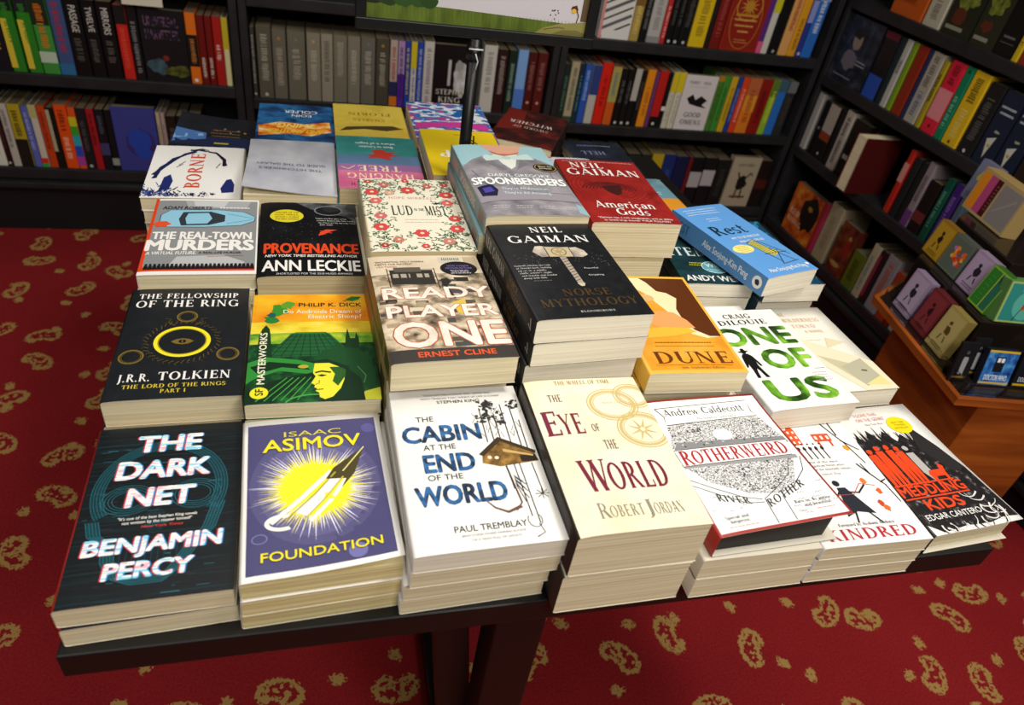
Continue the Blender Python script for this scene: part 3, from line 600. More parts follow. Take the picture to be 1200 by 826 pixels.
   (1.2644, 0.0558, 0.185, 'black tan-lettered', '#1c1a18', 't.1,.6,#a88a5a'), (1.3242, 0.0443, 0.19, 'dark plum', '#2a1a24', ''), (1.3725, 0.0529, 0.19, 'dark green', '#1a2420', ''),
   (1.4287, 0.0378, 0.19, 'dark grey', '#26262a', ''), (1.4697, 0.0464, 0.195, 'yellow', '#b0981e', 't.3,.8,#6a5a14'), (1.5177, 0.0484, 0.195, 'cobalt blue', '#1c2c6a', 't.3,.8,#3a4a9a'),
   (1.5679, 0.0506, 0.19, 'midnight blue', '#161d44', ''), (1.621, 0.0144, 0.19, 'thin red', '#6a1a1c', ''), (1.6363, 0.0487, 0.19, 'black white-labelled', '#141316', 'b.3,.62,#a8a4a8'),
   (1.6884, 0.0517, 0.19, 'black broad white-labelled', '#161518', 'b.25,.58,#aca8ac'), (1.7427, 0.0566, 0.185, 'charcoal', '#1a191a', 't.2,.8,#3a3838'),
   (1.8029, 0.1187, 0.2, 'cream cover with black horned figure', '#a89c86', 'F:goat'), (1.9251, 0.0504, 0.19, 'dark red-edged', '#1c1413', 'b.4,.6,#4a1a14')]),
 ('right wall bookcase top shelf', 'right', 0.94,
  [(0.1943, 0.1443, 0.18, 'orange', '#b8541a', 't.2,.8,#8a3a10'), (0.3465, 0.0722, 0.2, 'cream', '#b4b09c', 't.2,.9,#7a766a'), (0.4297, 0.1091, 0.2, 'dark cover with green creature', '#23281c', 'F:green'),
   (0.5455, 0.0845, 0.2, 'dark cover with mossy figure', '#2a2c1e', 'F:green'), (0.6363, 0.061, 0.2, 'black cover with grey title', '#101010', 'F:plain'), (0.7003, 0.0206, 0.2, 'yellow', '#c8aa1e', 't.2,.8,#8a741a'),
   (0.7239, 0.0288, 0.2, 'brick red', '#8a2a1c', 't.2,.8,#c88a7a'), (0.7555, 0.1005, 0.2, 'black', '#141414', '')]),
 ('right wall bookcase second shelf', 'right', 0.69,
  [(-0.0134, 0.2295, 0.205, 'dark cover with pale portrait', '#1d2029', 'F:portrait'), (0.2258, 0.0662, 0.2, 'black and blue', '#17161a', 'b.65,1,#2450b0 b0,.1,#5a1a2a'), (0.2966, 0.0229, 0.2, 'dark teal', '#14282c', ''),
   (0.324, 0.0269, 0.2, 'white', '#b4b4ae', 't.3,.5,#5a5a54'), (0.3554, 0.022, 0.2, 'lime green', '#7a9a1c', ''), (0.3817, 0.0429, 0.2, 'rust', '#8a2a14', ''), (0.4289, 0.0147, 0.2, 'navy', '#1f2a54', ''),
   (0.4456, 0.0492, 0.2, 'grey cream', '#a8a296', 't.05,.5,#6a6058 t.55,.9,#5a6490'), (0.4988, 0.0199, 0.19, 'yellow and black', '#a8941e', 't.2,.6,#1a1a14'),
   (0.5266, 0.0559, 0.2, 'crimson pink-banded', '#d8203c', 'b.38,.8,#e08a92 t.05,.3,#6a0c1c d.9,#6a0c1c'), (0.5845, 0.0299, 0.2, 'emerald', '#0f7a54', 't.4,.85,#7ac0a4 d.06,#0a4a34'),
   (0.618, 0.0595, 0.2, 'bright yellow', '#dcb41c', 't.08,.4,#5a4a0c t.5,.9,#e8d06a d.95,#5a4a0c'), (0.6828, 0.055, 0.19, 'charcoal', '#1c1c1c', 't.2,.8,#5a5854 d.95,#c8c8c8'),
   (0.7445, 0.0653, 0.19, 'navy cover with white triangle', '#1c2438', 'F:navy'), (0.8161, 0.0647, 0.19, 'navy cover with pale triangle', '#1c2438', 'F:navy'), (0.8868, 0.0498, 0.19, 'dark brown', '#2a1f1a', ''),
   (0.9423, 0.0773, 0.19, 'black', '#151515', '')]),
 ('right wall bookcase third shelf', 'right', 0.43,
  [(0.0021, 0.0553, 0.2, 'thin white', '#a8a6a2', ''), (0.0754, 0.0355, 0.19, 'black', '#121212', 'd.5,#8a8a8a'), (0.1109, 0.0576, 0.19, 'white rust-banded', '#151414', 'b0,.5,#a8a096 b.5,.65,#8a3a1c d.9,#c0bcb4'),
   (0.1742, 0.0224, 0.19, 'black', '#141414', ''), (0.2022, 0.0438, 0.2, 'white ragged', '#b0aaa0', 't.1,.9,#3a3834'), (0.2568, 0.0837, 0.19, 'black cover with white bar', '#111112', 'F:bar'),
   (0.3758, 0.0539, 0.185, 'maroon hardback turned page edges out', '#4a1212', 'P'), (0.5367, 0.0223, 0.2, 'red', '#b0281c', 'b.2,.5,#c88a84'), (0.5679, 0.0262, 0.19, 'dark grey', '#1d1f22', ''),
   (0.5983, 0.0214, 0.19, 'charcoal', '#191a1c', ''), (0.624, 0.0293, 0.2, 'mauve-footed pale', '#8a7e84', 'b.75,1,#6a3a7a t.2,.6,#5a4a54'), (0.6575, 0.0448, 0.16, 'black red-figured', '#1a1414', 'b.6,.8,#6a2a2a'),
   (0.7103, 0.0276, 0.19, 'teal green', '#0f4a3c', 't.2,.8,#5a9a8a'), (0.7457, 0.0308, 0.19, 'purple', '#3c1f6a', 't.2,.8,#7a64b0'), (0.784, 0.0225, 0.18, 'grey blue', '#4a5a68', '')]),
 ('right wall bookcase lowest shelf', 'right', 0.14,
  [(0.107, 0.1775, 0.185, 'orange cover with dark face', '#a8401c', 'F:fire'), (0.2905, 0.0239, 0.19, 'thin magenta', '#a82a4c', ''), (0.3203, 0.0695, 0.21, 'cream', '#9e9276', 't.2,.8,#8a7e64'),
   (0.4122, 0.0925, 0.185, 'brown cover with red figure', '#5a2418', 'F:brown'), (0.51, 0.0621, 0.13, 'moss green', '#5a6a1c', 't.2,.8,#3a4a14'), (0.5772, 0.035, 0.19, 'cream', '#b4aa8e', 't.2,.9,#6a8a94'),
   (0.6171, 0.0293, 0.19, 'black pink-edged', '#241a1c', 's.1,.9,#8a2a4a'), (0.6513, 0.0569, 0.195, 'lilac grey', '#8e8890', 't.1,.8,#b0542a'), (0.7128, 0.0367, 0.17, 'rust orange', '#a8341a', 't.2,.8,#1f1614'),
   (0.754, 0.0224, 0.19, 'dark red', '#7a1418', 't.2,.5,#b0aca0'), (0.7808, 0.0264, 0.17, 'white', '#a8a29a', '')])]

def nth(i): return ('first second third fourth fifth sixth seventh eighth ninth tenth 11th 12th 13th 14th 15th 16th 17th 18th 19th 20th 21st 22nd 23rd 24th 25th 26th 27th 28th'.split())[i]
for name, side, zb, L in ROWS:
    rz = 0 if side == 'back' else R(-90)
    mtx = Matrix.Identity(4) if side == 'back' else Matrix.Translation((XR, YB, 0)) @ Matrix.Rotation(R(-90), 4, 'Z')
    if side == 'back': mtx = Matrix.Translation((0, YB, 0))
    rnd = random.Random(hash(name.__len__()) + 3); prev = -9; lim = .045 if name.startswith('left') else (1.02 if name.startswith('middle') else (1.98 if side == 'back' else 1.72))
    lo = {'l': -1.27, 'm': .102, 'r': 1.074}[name[0]] if side == 'back' else .025
    for i, (u, wd, h, desc, c, spec) in enumerate(L):
        e = min(u + wd, lim); u = max(u, prev + .0006, lo); wd = e - u; prev = e
        fo = spec.startswith('F:')
        lab = ('face-out ' + desc if fo else desc + ('' if spec == 'P' else ' book spine')) + ', ' + nth(i) + ' from left on ' + name
        shelf_book(mtx, rz, lab, u, zb, wd, h, .13 + rnd.uniform(-.006, .006), c, spec, 'books on the ' + name, rnd)
# the far left end of the left rows, just outside the frame, is left empty

# shelf ticket
mb = MB(); mb.box((-.2205, YB - .004, .703), (-.118, YB - .0008, .780), '#d8d4c0'); tag(mb.build('shelf_ticket'), 'cream paper shelf ticket on the edge above the left bookcase upper row', 'ticket')

# ================================================================ table
TB = M('#0e0d0d', .45)
tb = empty('display_table', (.55, .56, 0), 0); tag(tb, 'low black wooden table with splayed legs, covered in piles of paperbacks', 'table')
mb = MB(); mb.box((-.463, -.504, .67), (.463, .56, .70), TB, .002); mb.build('tabletop', tb)
mb = MB(); mb.box((-.40, -.40, .62), (.40, -.37, .67), TB); mb.box((-.40, .43, .62), (.40, .46, .67), TB); mb.box((-.40, -.37, .62), (-.37, .43, .67), TB); mb.box((.37, -.37, .62), (.40, .43, .67), TB); mb.build('apron', tb)

# supports: a post under the middle of the front edge with a slanting brace beside it, the same at the back
for y0, sgn in ((.085, 1), (.90, -1)):
    yl = y0 - .56
    mb = MB(); mb.box((-.091, yl, 0), (-.037, yl + .045, .669), TB, .003); mb.build('leg', tb)
    mb = MB(); mb.prism([(-.155, -.669), (-.117, -.669), (-.045, 0), (-.09, 0)], -(yl + .091), -(yl + .047), TB, Matrix.Rotation(R(-90), 4, 'X') @ Matrix.Identity(4), .003); mb.build('leg', tb)
mb = MB(); mb.box((-.091, -.382, .0), (-.037, .338, .045), TB, .003); mb.build('stretcher', tb)
mb = MB(); mb.box((-.085, -.382, .58), (-.043, .338, .63), TB, .003); mb.build('stretcher', tb)

# ================================================================ the books on the table
rn = random.Random(11)
W_, K_ = '#eeece8', '#121315'
# ---- row nearest the camera
A = Art(.1309, .1966)
teal = '#1c6470'; t2 = '#13424c'
for k in range(9):
    q = k * .95
    A.ring(49, 42, 43 - q, 46 - q, .5, teal if k % 2 == 0 else t2, 2, 150, 390)
    A.ln([(7 + q, 58), (10 + q, 66), (19 + q, 71), (21 + q, 80), (27 + q, 88), (40, 92 - q * .6), (58, 92 - q * .6), (68 - q, 86), (76 - q, 76), (86 - q, 66), (91 - q, 52)], .6, teal if k % 2 == 0 else t2, 2)
for k in range(4):
    A.ring(30, 47, 17 - k * 2.2, 13 - k * 1.8, .5, teal, 2); A.ring(72, 46, 16 - k * 2.2, 13 - k * 1.8, .5, teal, 2); A.ring(49, 60, 6 - k, 10 - k * 2, .4, t2, 2)
for k in range(12): A.ln([(28 + k * 3.6, 72), (27.5 + k * 3.7, 82)], .4, t2, 2)
for k in range(70):
    x = rn.uniform(2, 90); y = rn.uniform(2, 98); A.r(x, y, x + rn.uniform(2, 12), y + .35, rn.choice(['#1d5560', '#123038', '#2a7480', '#3a2a30']), 1)
GL = NZ(['#f2f2f2', '#f2f2f2', '#f4b8be', '#f6f6f6', '#8fd4ee', '#f2f2f2'], (16, 150, 1), [0, .40, .46, .50, .56, .62], 1, True, name='glitch_print')
def glitch(s, x, yb, w, h):
    A.t(s, x - .9, yb, w, h, '#c23a50', 'b', 3, .05, .07); A.t(s, x + .8, yb, w, h, '#2a86c8', 'b', 4, .05, .07); A.t(s, x, yb, w, h, GL, 'b', 5, .05, .07)
glitch('THE', 28.8, 17.6, 42, 10.2); glitch('DARK', 19.5, 34.4, 59, 10.4); glitch('NET', 29, 51.2, 41, 10.2)
A.t('"It\'s one of the best Stephen King novels', 26, 58.6, 48, 1.5, W_, 'b', 4); A.t('not written by the master himself"', 29, 61, 42, 1.5, W_, 'b', 4); A.t('New York Times', 41, 63.6, 25, 1.3, '#d8382c', 'b', 4)
glitch('BENJAMIN', 9.5, 76, 80.5, 7.6); glitch('PERCY', 24, 88.8, 50, 7.6)
pile('black cover with teal wireframe skull', 'black paperback with teal skull outline and glitchy white capitals, nearest left corner of table', (.2216, .0706), 1.85, .1309, .1966, .023, 2,
     NZ(['#0a0e11', '#0d161b', '#12303a'], (14, 420, 1), [.38, .55, .75], 3, name='scanline_print'), '#8a1c18', '#101416', art=A, shifts=[(-.001, -.001, 1.2)], dip=.001)

A = Art(.1309, .186)
A.r(4, 4, 96, 97, '#4b4874', 1)
for rr, c in ((44, '#575480'), (38, '#63608e'), (32, '#716e9c')): A.e(49, 49, rr, rr * 1.16, c, 2); A.items[-1] = A.items[-1][:3] + (2 + (44 - rr) / 12, False)
A.star(49, 51, 22, (28, 47), 110, '#ece9f2', 4.2, rn, 1.0); A.star(49, 51, 20, (25, 43), 120, '#efe23a', 5, rn, 1.0); A.star(49, 51, 22, (24, 33), 90, '#f4ec2c', 5.6, rn, 1.0)
A.p([(33, 64), (52, 52), (62, 42), (68, 45), (56, 58), (42, 68)], '#f6f4ee', 6.2); A.ln([(19, 70), (40, 56), (60, 41)], 3.4, '#f4f2ea', 6.6); A.ln([(44, 71), (58, 60), (70, 47)], 3, '#f4f2ea', 6.6); A.ln([(28, 69), (48, 55), (63, 42)], 1.2, '#b4a83c', 7); A.ln([(40, 70), (55, 58), (68, 45.5)], 1.2, '#c8bc4c', 7); A.ring(26, 70, 11, 7, 3, '#f4f2ea', 6.4, 60, 300)
A.p([(85, 26), (62, 39), (56, 46), (66, 42), (70, 47), (66, 53), (76, 44)], '#4a4220', 6.8); A.ln([(85, 26), (68, 42)], 1.1, '#d8d08a', 7.4)
A.ring(12, 78, 5, 4, .8, '#7a78b0', 3); A.e(72, 92, 6, 6, '#7472ac', 3); A.e(90, 12, 5, 5, '#5a5890', 3)
A.t('ISAAC', 29, 14.4, 41, 3.6, '#d8cc58', 'b', 7, 0, 0); A.t('ASIMOV', 14, 24.6, 69, 8.2, '#5a4c14', 'b', 7.4, 0, .03); A.t('ASIMOV', 14.4, 24.2, 69, 8.2, '#efe02a', 'b', 8, 0, .03)
A.t('FOUNDATION', 12.6, 91.3, 75, 4.8, '#5a4c14', 'b', 7.4, 0, .02); A.t('FOUNDATION', 12.9, 91, 75, 4.8, '#efe02a', 'b', 8, 0, .02)
pile('violet cover with yellow starburst', 'white-bordered violet paperback with yellow starburst and rocket, curling cover, in front row', (.3578, .068), 3.0, .1309, .186, .021, 3,
     W_, '#c8c4bc', '#c8c4bc', pages=NZ(['#b8a470', '#d8c890', '#e8dcae'], (6, 6, 900), detail=2, rough=.8, name='yellowed_page_edges'), art=A, lift=lambda a, b: .013 * max(0, a - .25) ** 1.6 * max(0, b - .2) ** 1.5 * 1.6 + .004 * max(0, b - .6))

A = Art(.1327, .2)
A.t('"THOUGHT-PROVOKING AND TERRIFYING,', 26, 5.2, 54, 1.3, '#6a6a70', 'b', 3, 0, 0); A.t('WITH TENSION THAT WINDS UP LIKE A CHAIN"', 24, 7.8, 62, 1.3, '#6a6a70', 'b', 3, 0, 0); A.t('STEPHEN KING', 36, 11, 33, 2, '#1c1c20', 'b', 3)
CB = NZ(['#12202e', '#1c3f66', '#2f6fae', '#14263a'], (60, 60, 1), [.34, .46, .56, .66], 3, name='blue_ink_print')
A.t('THE', 17.5, 23.4, 13, 3.4, '#1b2430', 'b', 3, 0, .01)
A.t('CABIN', 6.3, 37, 56, 10.2, CB, 'b', 3, 0, .055); A.t('AT THE', 19, 42.5, 23, 3.3, '#1b2430', 'b', 3, 0, .01); A.t('END', 17.5, 56.2, 35, 10.4, CB, 'b', 3, 0, .055)
A.t('OF THE', 18, 61.2, 24, 3.2, '#1b2430', 'b', 3, 0, .01); A.t('WORLD', 8, 75.2, 61, 10.4, CB, 'b', 3, 0, .055)
A.t('PAUL TREMBLAY', 28, 90.6, 48, 3.2, '#2a2a2e', 'b', 3, 0, .01); A.t('BRAM STOKER AWARD WINNING AUTHOR', 32, 93.2, 42, 1.1, '#8a8a90', 'b', 3, 0, 0); A.t('OF A HEAD FULL OF GHOSTS', 38, 95.6, 32, 1.1, '#8a8a90', 'b', 3, 0, 0)
BRN = NZ(['#4a3416', '#7a5a2a', '#a8803c'], (90, 90, 1), name='timber_print')
A.p([(60, 46), (74, 37.5), (97, 48), (99, 54), (70, 56), (58, 53)], BRN, 3); A.p([(57, 47.5), (74, 37), (99, 47.5), (98, 49.5), (75, 40), (60, 49)], '#3a2c18', 4)
A.r(86, 50, 98, 54, '#2a2018', 4); A.p([(75, 45), (96, 50), (96, 51), (75, 47)], '#c8a868', 4.4)
for x, y in ((64, 50), (69, 50.5)): A.e(x, y, 1.6, 1.6, '#e8dcc0', 4.6, 10)
for x, b, t in ((66, 40, 16), (71, 39, 12), (76, 39, 20), (83, 42, 14), (90, 44, 16), (94, 46, 26)): A.ln([(x, b), (x + .6, t)], .8, '#2a2a2a', 3)
for i in range(110):
    cx, cy, sx, sy = rn.choice(((71, 17, 5, 4), (76, 21, 7, 3), (68, 23, 4, 3), (73, 13, 4, 2), (80, 26, 4, 2), (94, 14, 4, 3))); A.blob(rn.gauss(cx, sx * .6), rn.gauss(cy, sy * .6), rn.uniform(.7, 1.9), rn.uniform(.6, 1.5), '#2c2d33', rn, 3, 7, .5)
for i in range(26):
    a = rn.uniform(58, 98); b = rn.uniform(18, 38); A.ln([(a, b), (a + rn.uniform(-5, 5), b - rn.uniform(2, 5))], .35, '#4a4a4e', 3)
for x, l in ((74, 70), (80, 86), (84, 90), (93, 74)): A.ln([(x, 55), (x + 1, l)], .7, '#2f2f33', 3)
A.ln([(74, 56), (77, 78), (72, 82)], 1.2, '#5a4038', 3); A.ln([(76, 80), (66, 82.5), (58, 79.5), (53, 75)], 2.6, '#6a4a40', 4, .25)
A.ring(82, 88, 5, 6, .6, '#5a5a60', 3, -40, 220); A.ln([(84, 90), (86, 95), (80, 97)], .7, '#4a4a50', 3)
for i in range(8): A.ln([(93, 74), (93 + 5 * math.cos(i * .8), 74 + 3 * math.sin(i * .8))], .5, '#2f2f33', 3)
for i in range(7): A.ln([(77, 62 + i), (82 + rn.uniform(-2, 2), 66 + 2 * i)], .6, '#34343a', 3)
pile('white cover with hanging wooden cabin', 'white paperback with blue capitals and brown cabin hung upside of tools, in front row', (.4945, .0554), 1.68, .1327, .2, .0228, 4,
     W_, '#e4e2de', '#d8d6d2', pages=PAGESW, art=A, shifts=[(-.001, .0015, 0), (-.006, .006, .4), (-.008, .008, .6)], copy_pages=PAGES)

A = Art(.1252, .197)
GO = '#cbb678'
A.t('THE WHEEL OF TIME', 27, 4.6, 49, 3.1, '#a8955a', 's'); A.t('THE', 16.6, 17.2, 11, 5.3, '#6a5a50', 's')
BU = '#76203a'
A.t('E', 5.5, 40.6, 12, 16.5, BU, 's', 4, 0, .006); A.t('YE', 17.5, 40.4, 19, 14, BU, 's', 4, 0, .004); A.t('OF', 42.6, 39.6, 6, 5, '#6a5a50', 's'); A.t('THE', 46.5, 52, 10, 6, '#6a5a50', 's')
A.t('W', 18, 77, 22, 19, BU, 's', 4, 0, .006); A.t('ORLD', 39, 76.8, 45, 16, BU, 's', 4, 0, .004)
A.t('R', 21, 92, 8, 8.4, '#8e8878', 's', 4, 0, -.03); A.t('OBERT', 29, 91.8, 25, 6.2, '#8e8878', 's', 4, 0, -.02); A.t('J', 56.4, 92.2, 5, 8.4, '#8e8878', 's', 4, 0, -.03); A.t('ORDAN', 62, 92.2, 22, 6.2, '#8e8878', 's', 4, 0, -.02)
for rx, ry, cx, cy in ((22, 19, 69, 21), (17, 15, 90, 15), (22, 20, 85, 40)):
    A.ring(cx, cy, rx, ry, 1.0, GO, 2); A.ring(cx, cy, rx - 2.2, ry - 2.2, 2.2, GO, 2); A.ring(cx, cy, rx - 5.2, ry - 5.2, .7, GO, 2)
A.star(84, 40, 3, 13, 8, GO, 3); A.e(84, 40, 2.2, 2.2, '#efe6c6', 4, 12)
A.t('BOOK ONE', 61, 20.4, 17, 1.6, '#d8caa0', 's', 3)
pile('cream cover with burgundy title', 'thick cream paperback with burgundy title and linked gold rings, in front row', (.6200, .0445), 1.04, .1252, .197, .0553, 2,
     NZ(['#e9dfba', '#efe7cb', '#f1ead4'], (16, 16, 1), name='parchment_print'), '#2c2622', '#e4dcc0', art=A, dip=.003, shifts=[(-.002, .000, -.4)])

A = Art(.139, .182)
ETCH = NZ(['#f0f0ee', '#f0f0ee', '#3a3a3c'], (900, 900, 1), [0, .50, .54], 3, True, name='etched_print'); ET2 = NZ(['#eeeeec', '#a8a8aa', '#4a4a4c'], (620, 620, 1), [.30, .47, .60], 4, True, name='dense_etched_print')
A.r(1.6, 2, 98, 98.4, '#eeeeec', 1)
A.p([(10, 21), (88, 21), (97, 42), (2, 40)], ET2, 2); A.p([(2, 52), (92, 54), (78, 72), (62, 80), (38, 77), (14, 66)], ET2, 2)
for i in range(520):      # tiny roofs, windows and trees of the engraved town
    up = i % 2; y = rn.uniform(22, 39) if up else rn.uniform(56, 76); m_ = 48; hw = 42 if up else 42 - max(0, y - 58) * 1.7
    x = m_ + rn.uniform(-hw, hw); d = rn.uniform(.5, 1.4); c = rn.choice(['#2c2c2e', '#3c3c3e', '#f4f4f2', '#6a6a6c'])
    if i % 3: A.r(x, y, x + d, y + d * rn.uniform(.5, 1.2), c, 2.2)
    else: A.ln([(x, y + d * .7), (x + d, y), (x + 2 * d, y + d * .7)], .5, c, 2.3)
A.p([(8, 36), (96, 39), (97, 44), (3, 41)], '#8a8a8c', 2.4); A.p([(2, 52), (94, 54), (94, 57), (3, 55)], '#9a9a9c', 2.4)
A.e(48, 33, 8, 6, '#f2f2f0', 3)
A.p([(6, 8), (88, 6), (86, 16), (88, 20), (8, 22), (10, 15)], '#f2f2f0', 3); A.ln([(6, 8), (88, 6), (86, 16), (88, 20), (8, 22), (10, 15), (6, 8)], .7, '#3a3a3c', 3.4)
A.t('Andrew Caldecott', 11, 14.8, 70, 5.6, '#333336', 's', 4); A.t('Illustrated by Sasha Laika', 36, 19.4, 34, 1.7, '#8a8a8c', 's', 4)
A.p([(2, 41.5), (96, 42), (91, 54), (3, 53.5)], '#f2f2f0', 3); A.ln([(2, 41.5), (96, 42), (91, 54), (3, 53.5), (2, 41.5)], .6, '#4a4a4c', 3.4)
A.t('R', 4.5, 53, 8.4, 10.6, '#ae262c', 's', 4, 0, .012); A.t('OTHERWEIRD', 13, 52.6, 78, 9.6, '#ae262c', 's', 4, 0, .012)
for o in (0, 4): A.ln([(0, 62 + o), (14, 70 + o), (32, 79 + o), (44, 82 + o * .5)], .6, '#4a4a4c', 3)
A.ln([(96, 56), (90, 66), (74, 76), (60, 82), (58, 98)], .6, '#4a4a4c', 3); A.ln([(84, 58), (76, 68), (60, 76), (46, 82), (44, 98)], .6, '#4a4a4c', 3)
A.t('RIVER', 13, 79, 22, 4.6, '#2c2c2e', 's', 4, 0, 0, 0, .30); A.t('ROTHER', 46, 88, 36, 5, '#2c2c2e', 's', 4, 0, 0, 0, -.40)
for i in range(16):
    a, b = rn.uniform(60, 95), rn.uniform(72, 96); A.ln([(a, b), (a + 1.4, b - .8), (a + 2.8, b), (a + 4.2, b - .8), (a + 5.6, b)], .4, '#8a8a90', 3)
for i in range(5):
    a, b = rn.uniform(2, 30), rn.uniform(76, 88); A.ln([(a, b), (a + 1.4, b - .8), (a + 2.8, b)], .4, '#8a8a90', 3)
A.t('"Special and', 10, 91, 17, 2, '#3a3a3c', 's', 4); A.t('dangerous"', 12, 93.6, 14, 2, '#3a3a3c', 's', 4); A.small(9, 95.6, 24, 1, '#d88a84', rn)
A.t('"Baroque, Byzantine', 65, 88, 28, 2, '#3a3a3c', 's', 4); A.t('and beautiful"', 70, 90.8, 21, 2, '#3a3a3c', 's', 4); A.small(76, 93, 17, 1, '#c88a84', rn)
pile('white etched town-map cover', 'white paperback with etched town map, red border and black page edges, in front row', (.7735, .050), 2.3, .139, .182, .029, 1,
     '#a83430', '#b0362f', '#141414', pages=BLACKPG, art=A, z0=.7590, lift=lambda a, b: .012 * a * max(0, b - .1) ** 1.3, over=.013, pgcut=.006, dip=.0012, pgtop='#e4d9bc')
pile('black-edged white map book', 'cream-edged paperback directly under the black-edged white map book, upper of two', (.7535, .0425), .3, .1265, .19, .029, 2,
     '#d8d2c0', '#cfc8b4', '#cfc8b4', dip=.0003, shifts=[(.0005, .0, .2)])

A = Art(.126, .198)
def windows_house(x0, y0, x1, y1, c, nx, ny, L=3):
    A.r(x0, y0, x1, y1, c, L)
    for i in range(nx):
        for j in range(ny):
            a = x0 + (x1 - x0) * (i + .3) / nx; b = y0 + (y1 - y0) * (j + .3) / ny; A.r(a, b, a + (x1 - x0) * .4 / nx, b + (y1 - y0) * .45 / ny, '#f2efe6', L + .8)
windows_house(14, 20, 44, 32, '#d8501f', 6, 3); A.p([(14, 20), (20, 16), (26, 20)], '#d8501f', 3); A.p([(36, 20), (41, 15), (44, 20)], '#d8501f', 3); windows_house(58, 24, 76, 30, '#c84a20', 3, 1); A.r(60, 30, 62, 34, '#c84a20', 3); A.r(72, 30, 74, 34, '#c84a20', 3)
for i in range(7):
    x = 24 + i * 6; A.blob(x, 35, 1.6, 2.4, '#1c1c20', rn, 3, 9, .2); A.e(x, 31.6, 1, 1, '#1c1c20', 3.4, 10); A.ln([(x, 36), (x + 1, 43)], 1.2, '#1c1c20', 3)
for q in ([(70, 5), (78, 20), (86, 32), (92, 48)], [(84, 26), (84, 15), (80, 8)], [(84, 30), (96, 38)], [(82, 48), (88, 56), (95, 64), (97, 76)], [(88, 56), (86, 48)], [(92, 62), (99, 60)]): A.ln(q, 1.6, '#201c1c', 3, .6)
for x, y, c in ((76, 4, '#e0a830'), (86, 4, '#c8b050'), (66, 7, '#e0a830'), (84, 36, '#e8982c'), (76, 60, '#e0782c'), (84, 68, '#d8602a'), (77, 76, '#c8482a'), (80, 79, '#d86a2a')): A.blob(x, y, 2.6, 3.4, c, rn, 4, 9, .25)
for i, s in enumerate(('One of the most', 'significant literary artists', 'of the twentieth century')): A.t(s, 36 + i * 1, 46 + i * 2.7, 30 + i * 3, 1.5, '#6a6a6a', 's', 3)
A.t('Junot Diaz', 42, 54.8, 18, 1.5, '#8a8a8a', 's', 3)
A.e(48, 61, 3.2, 3.2, '#20242a', 4); A.p([(46, 64), (54, 64), (58, 70), (66, 82), (50, 80), (38, 83), (44, 72)], '#262a32', 3.6); A.ln([(52, 67), (64, 68), (74, 63)], 1.6, '#20242a', 3.4); A.ln([(47, 66), (38, 72), (26, 70)], 1.6, '#20242a', 3.4); A.ln([(60, 81), (66, 88)], 1.6, '#20242a', 3.4); A.ln([(48, 80), (44, 87)], 1.6, '#20242a', 3.4)
A.ln([(24, 72), (34, 66), (44, 69), (58, 69), (70, 62), (84, 64)], .6, '#c8342c', 4.4)
A.t('Foreword by Ayobami Adebayo', 24, 88.6, 52, 1.9, '#4a4a4a', 's', 4); A.t('KINDRED', 8, 96.6, 82, 6.4, '#b42a38', 's', 4)
pile('white cover with autumn leaves', 'white paperback with black branches, orange leaves and red title, second from right in front row', (.8823, .0405), -.5, .126, .198, .019, 3,
     W_, '#e4e2de', '#e4e2de', art=A, shifts=[(.000, .001, 0), (-.0003, .0015, 0)], dip=.0008)

A = Art(.1227, .194)
DK = NZ(['#1c1a1b', '#242223', '#4a4648', '#8a8684'], (120, 120, 1), [.45, .56, .63, .70], 4, name='ink_wash_print')
A.p([(0, 34), (8, 24), (16, 31), (24, 20), (32, 30), (42, 22), (50, 32), (60, 26), (68, 36), (75, 20), (84, 30), (97, 58), (99, 97), (84, 96), (66, 98), (40, 97), (12, 99), (0, 92)], DK, 2)
for i in range(22):
    x = rn.uniform(0, 66); A.p([(x, 40), (x + 2.2, 28 - rn.uniform(0, 12)), (x + 4.4, 40)], DK, 2.2); A.ln([(x + 2, 34), (x + rn.uniform(-3, 6), 24)], .5, '#2a2828', 2.6)
A.p([(66, 40), (77, 18), (90, 40), (97, 58), (80, 60)], '#2a2829', 2.6)
for i in range(20):
    a, b = rn.choice(((rn.uniform(4, 70), rn.uniform(93, 97)), (rn.uniform(70, 92), rn.uniform(76, 94)))); d = rn.choice((-1, 1)); q = [(a, b)]; an = rn.uniform(.4, 2.4)
    for k in range(12): q.append((q[-1][0] + d * 2.1 * math.cos(an), q[-1][1] + 1.3 * math.sin(an))); an += rn.uniform(-.1, .55)
    A.ln(q, 1.7, rn.choice(['#eceae6', '#d8d6d2', '#1c1a1b']), 3.4, .3)
OR = '#e4471e'
for x, y0, h in ((8, 36, 30), (18, 34, 32), (30, 34, 32), (40, 36, 30)):
    A.blob(x - .3, y0 + 1.6, 3, 3.4, OR, rn, 4, 10, .15); A.p([(x - 4.5, y0 + 4), (x + 4, y0 + 4), (x + 5, y0 + 17), (x + 3.4, y0 + h), (x + .4, y0 + h), (x, y0 + 19), (x - 1.5, y0 + h), (x - 4.2, y0 + h), (x - 5, y0 + 15)], OR, 4)
A.blob(50, 38, 3.4, 3.4, '#b8b4b0', rn, 3.6, 10, .15); A.p([(46, 42), (55, 42), (56, 58), (52, 66), (46, 58)], '#b4b0ac', 3.6)
A.p([(50, 60), (53, 57), (66, 57), (69, 52), (73, 55), (70, 60), (69, 67), (67, 67), (66, 62), (56, 62), (54, 68), (52, 68)], OR, 4.4)
A.t('"I LOVE THIS', 24, 8.5, 30, 2.6, '#d89a98', 'b', 3, 0, 0); A.t('ON THE GENRE"', 24, 12.8, 36, 2.8, '#d8908c', 'b', 3, 0, 0); A.t('New York Post', 30, 16.4, 22, 1.6, '#5a5a5a', 's', 3)
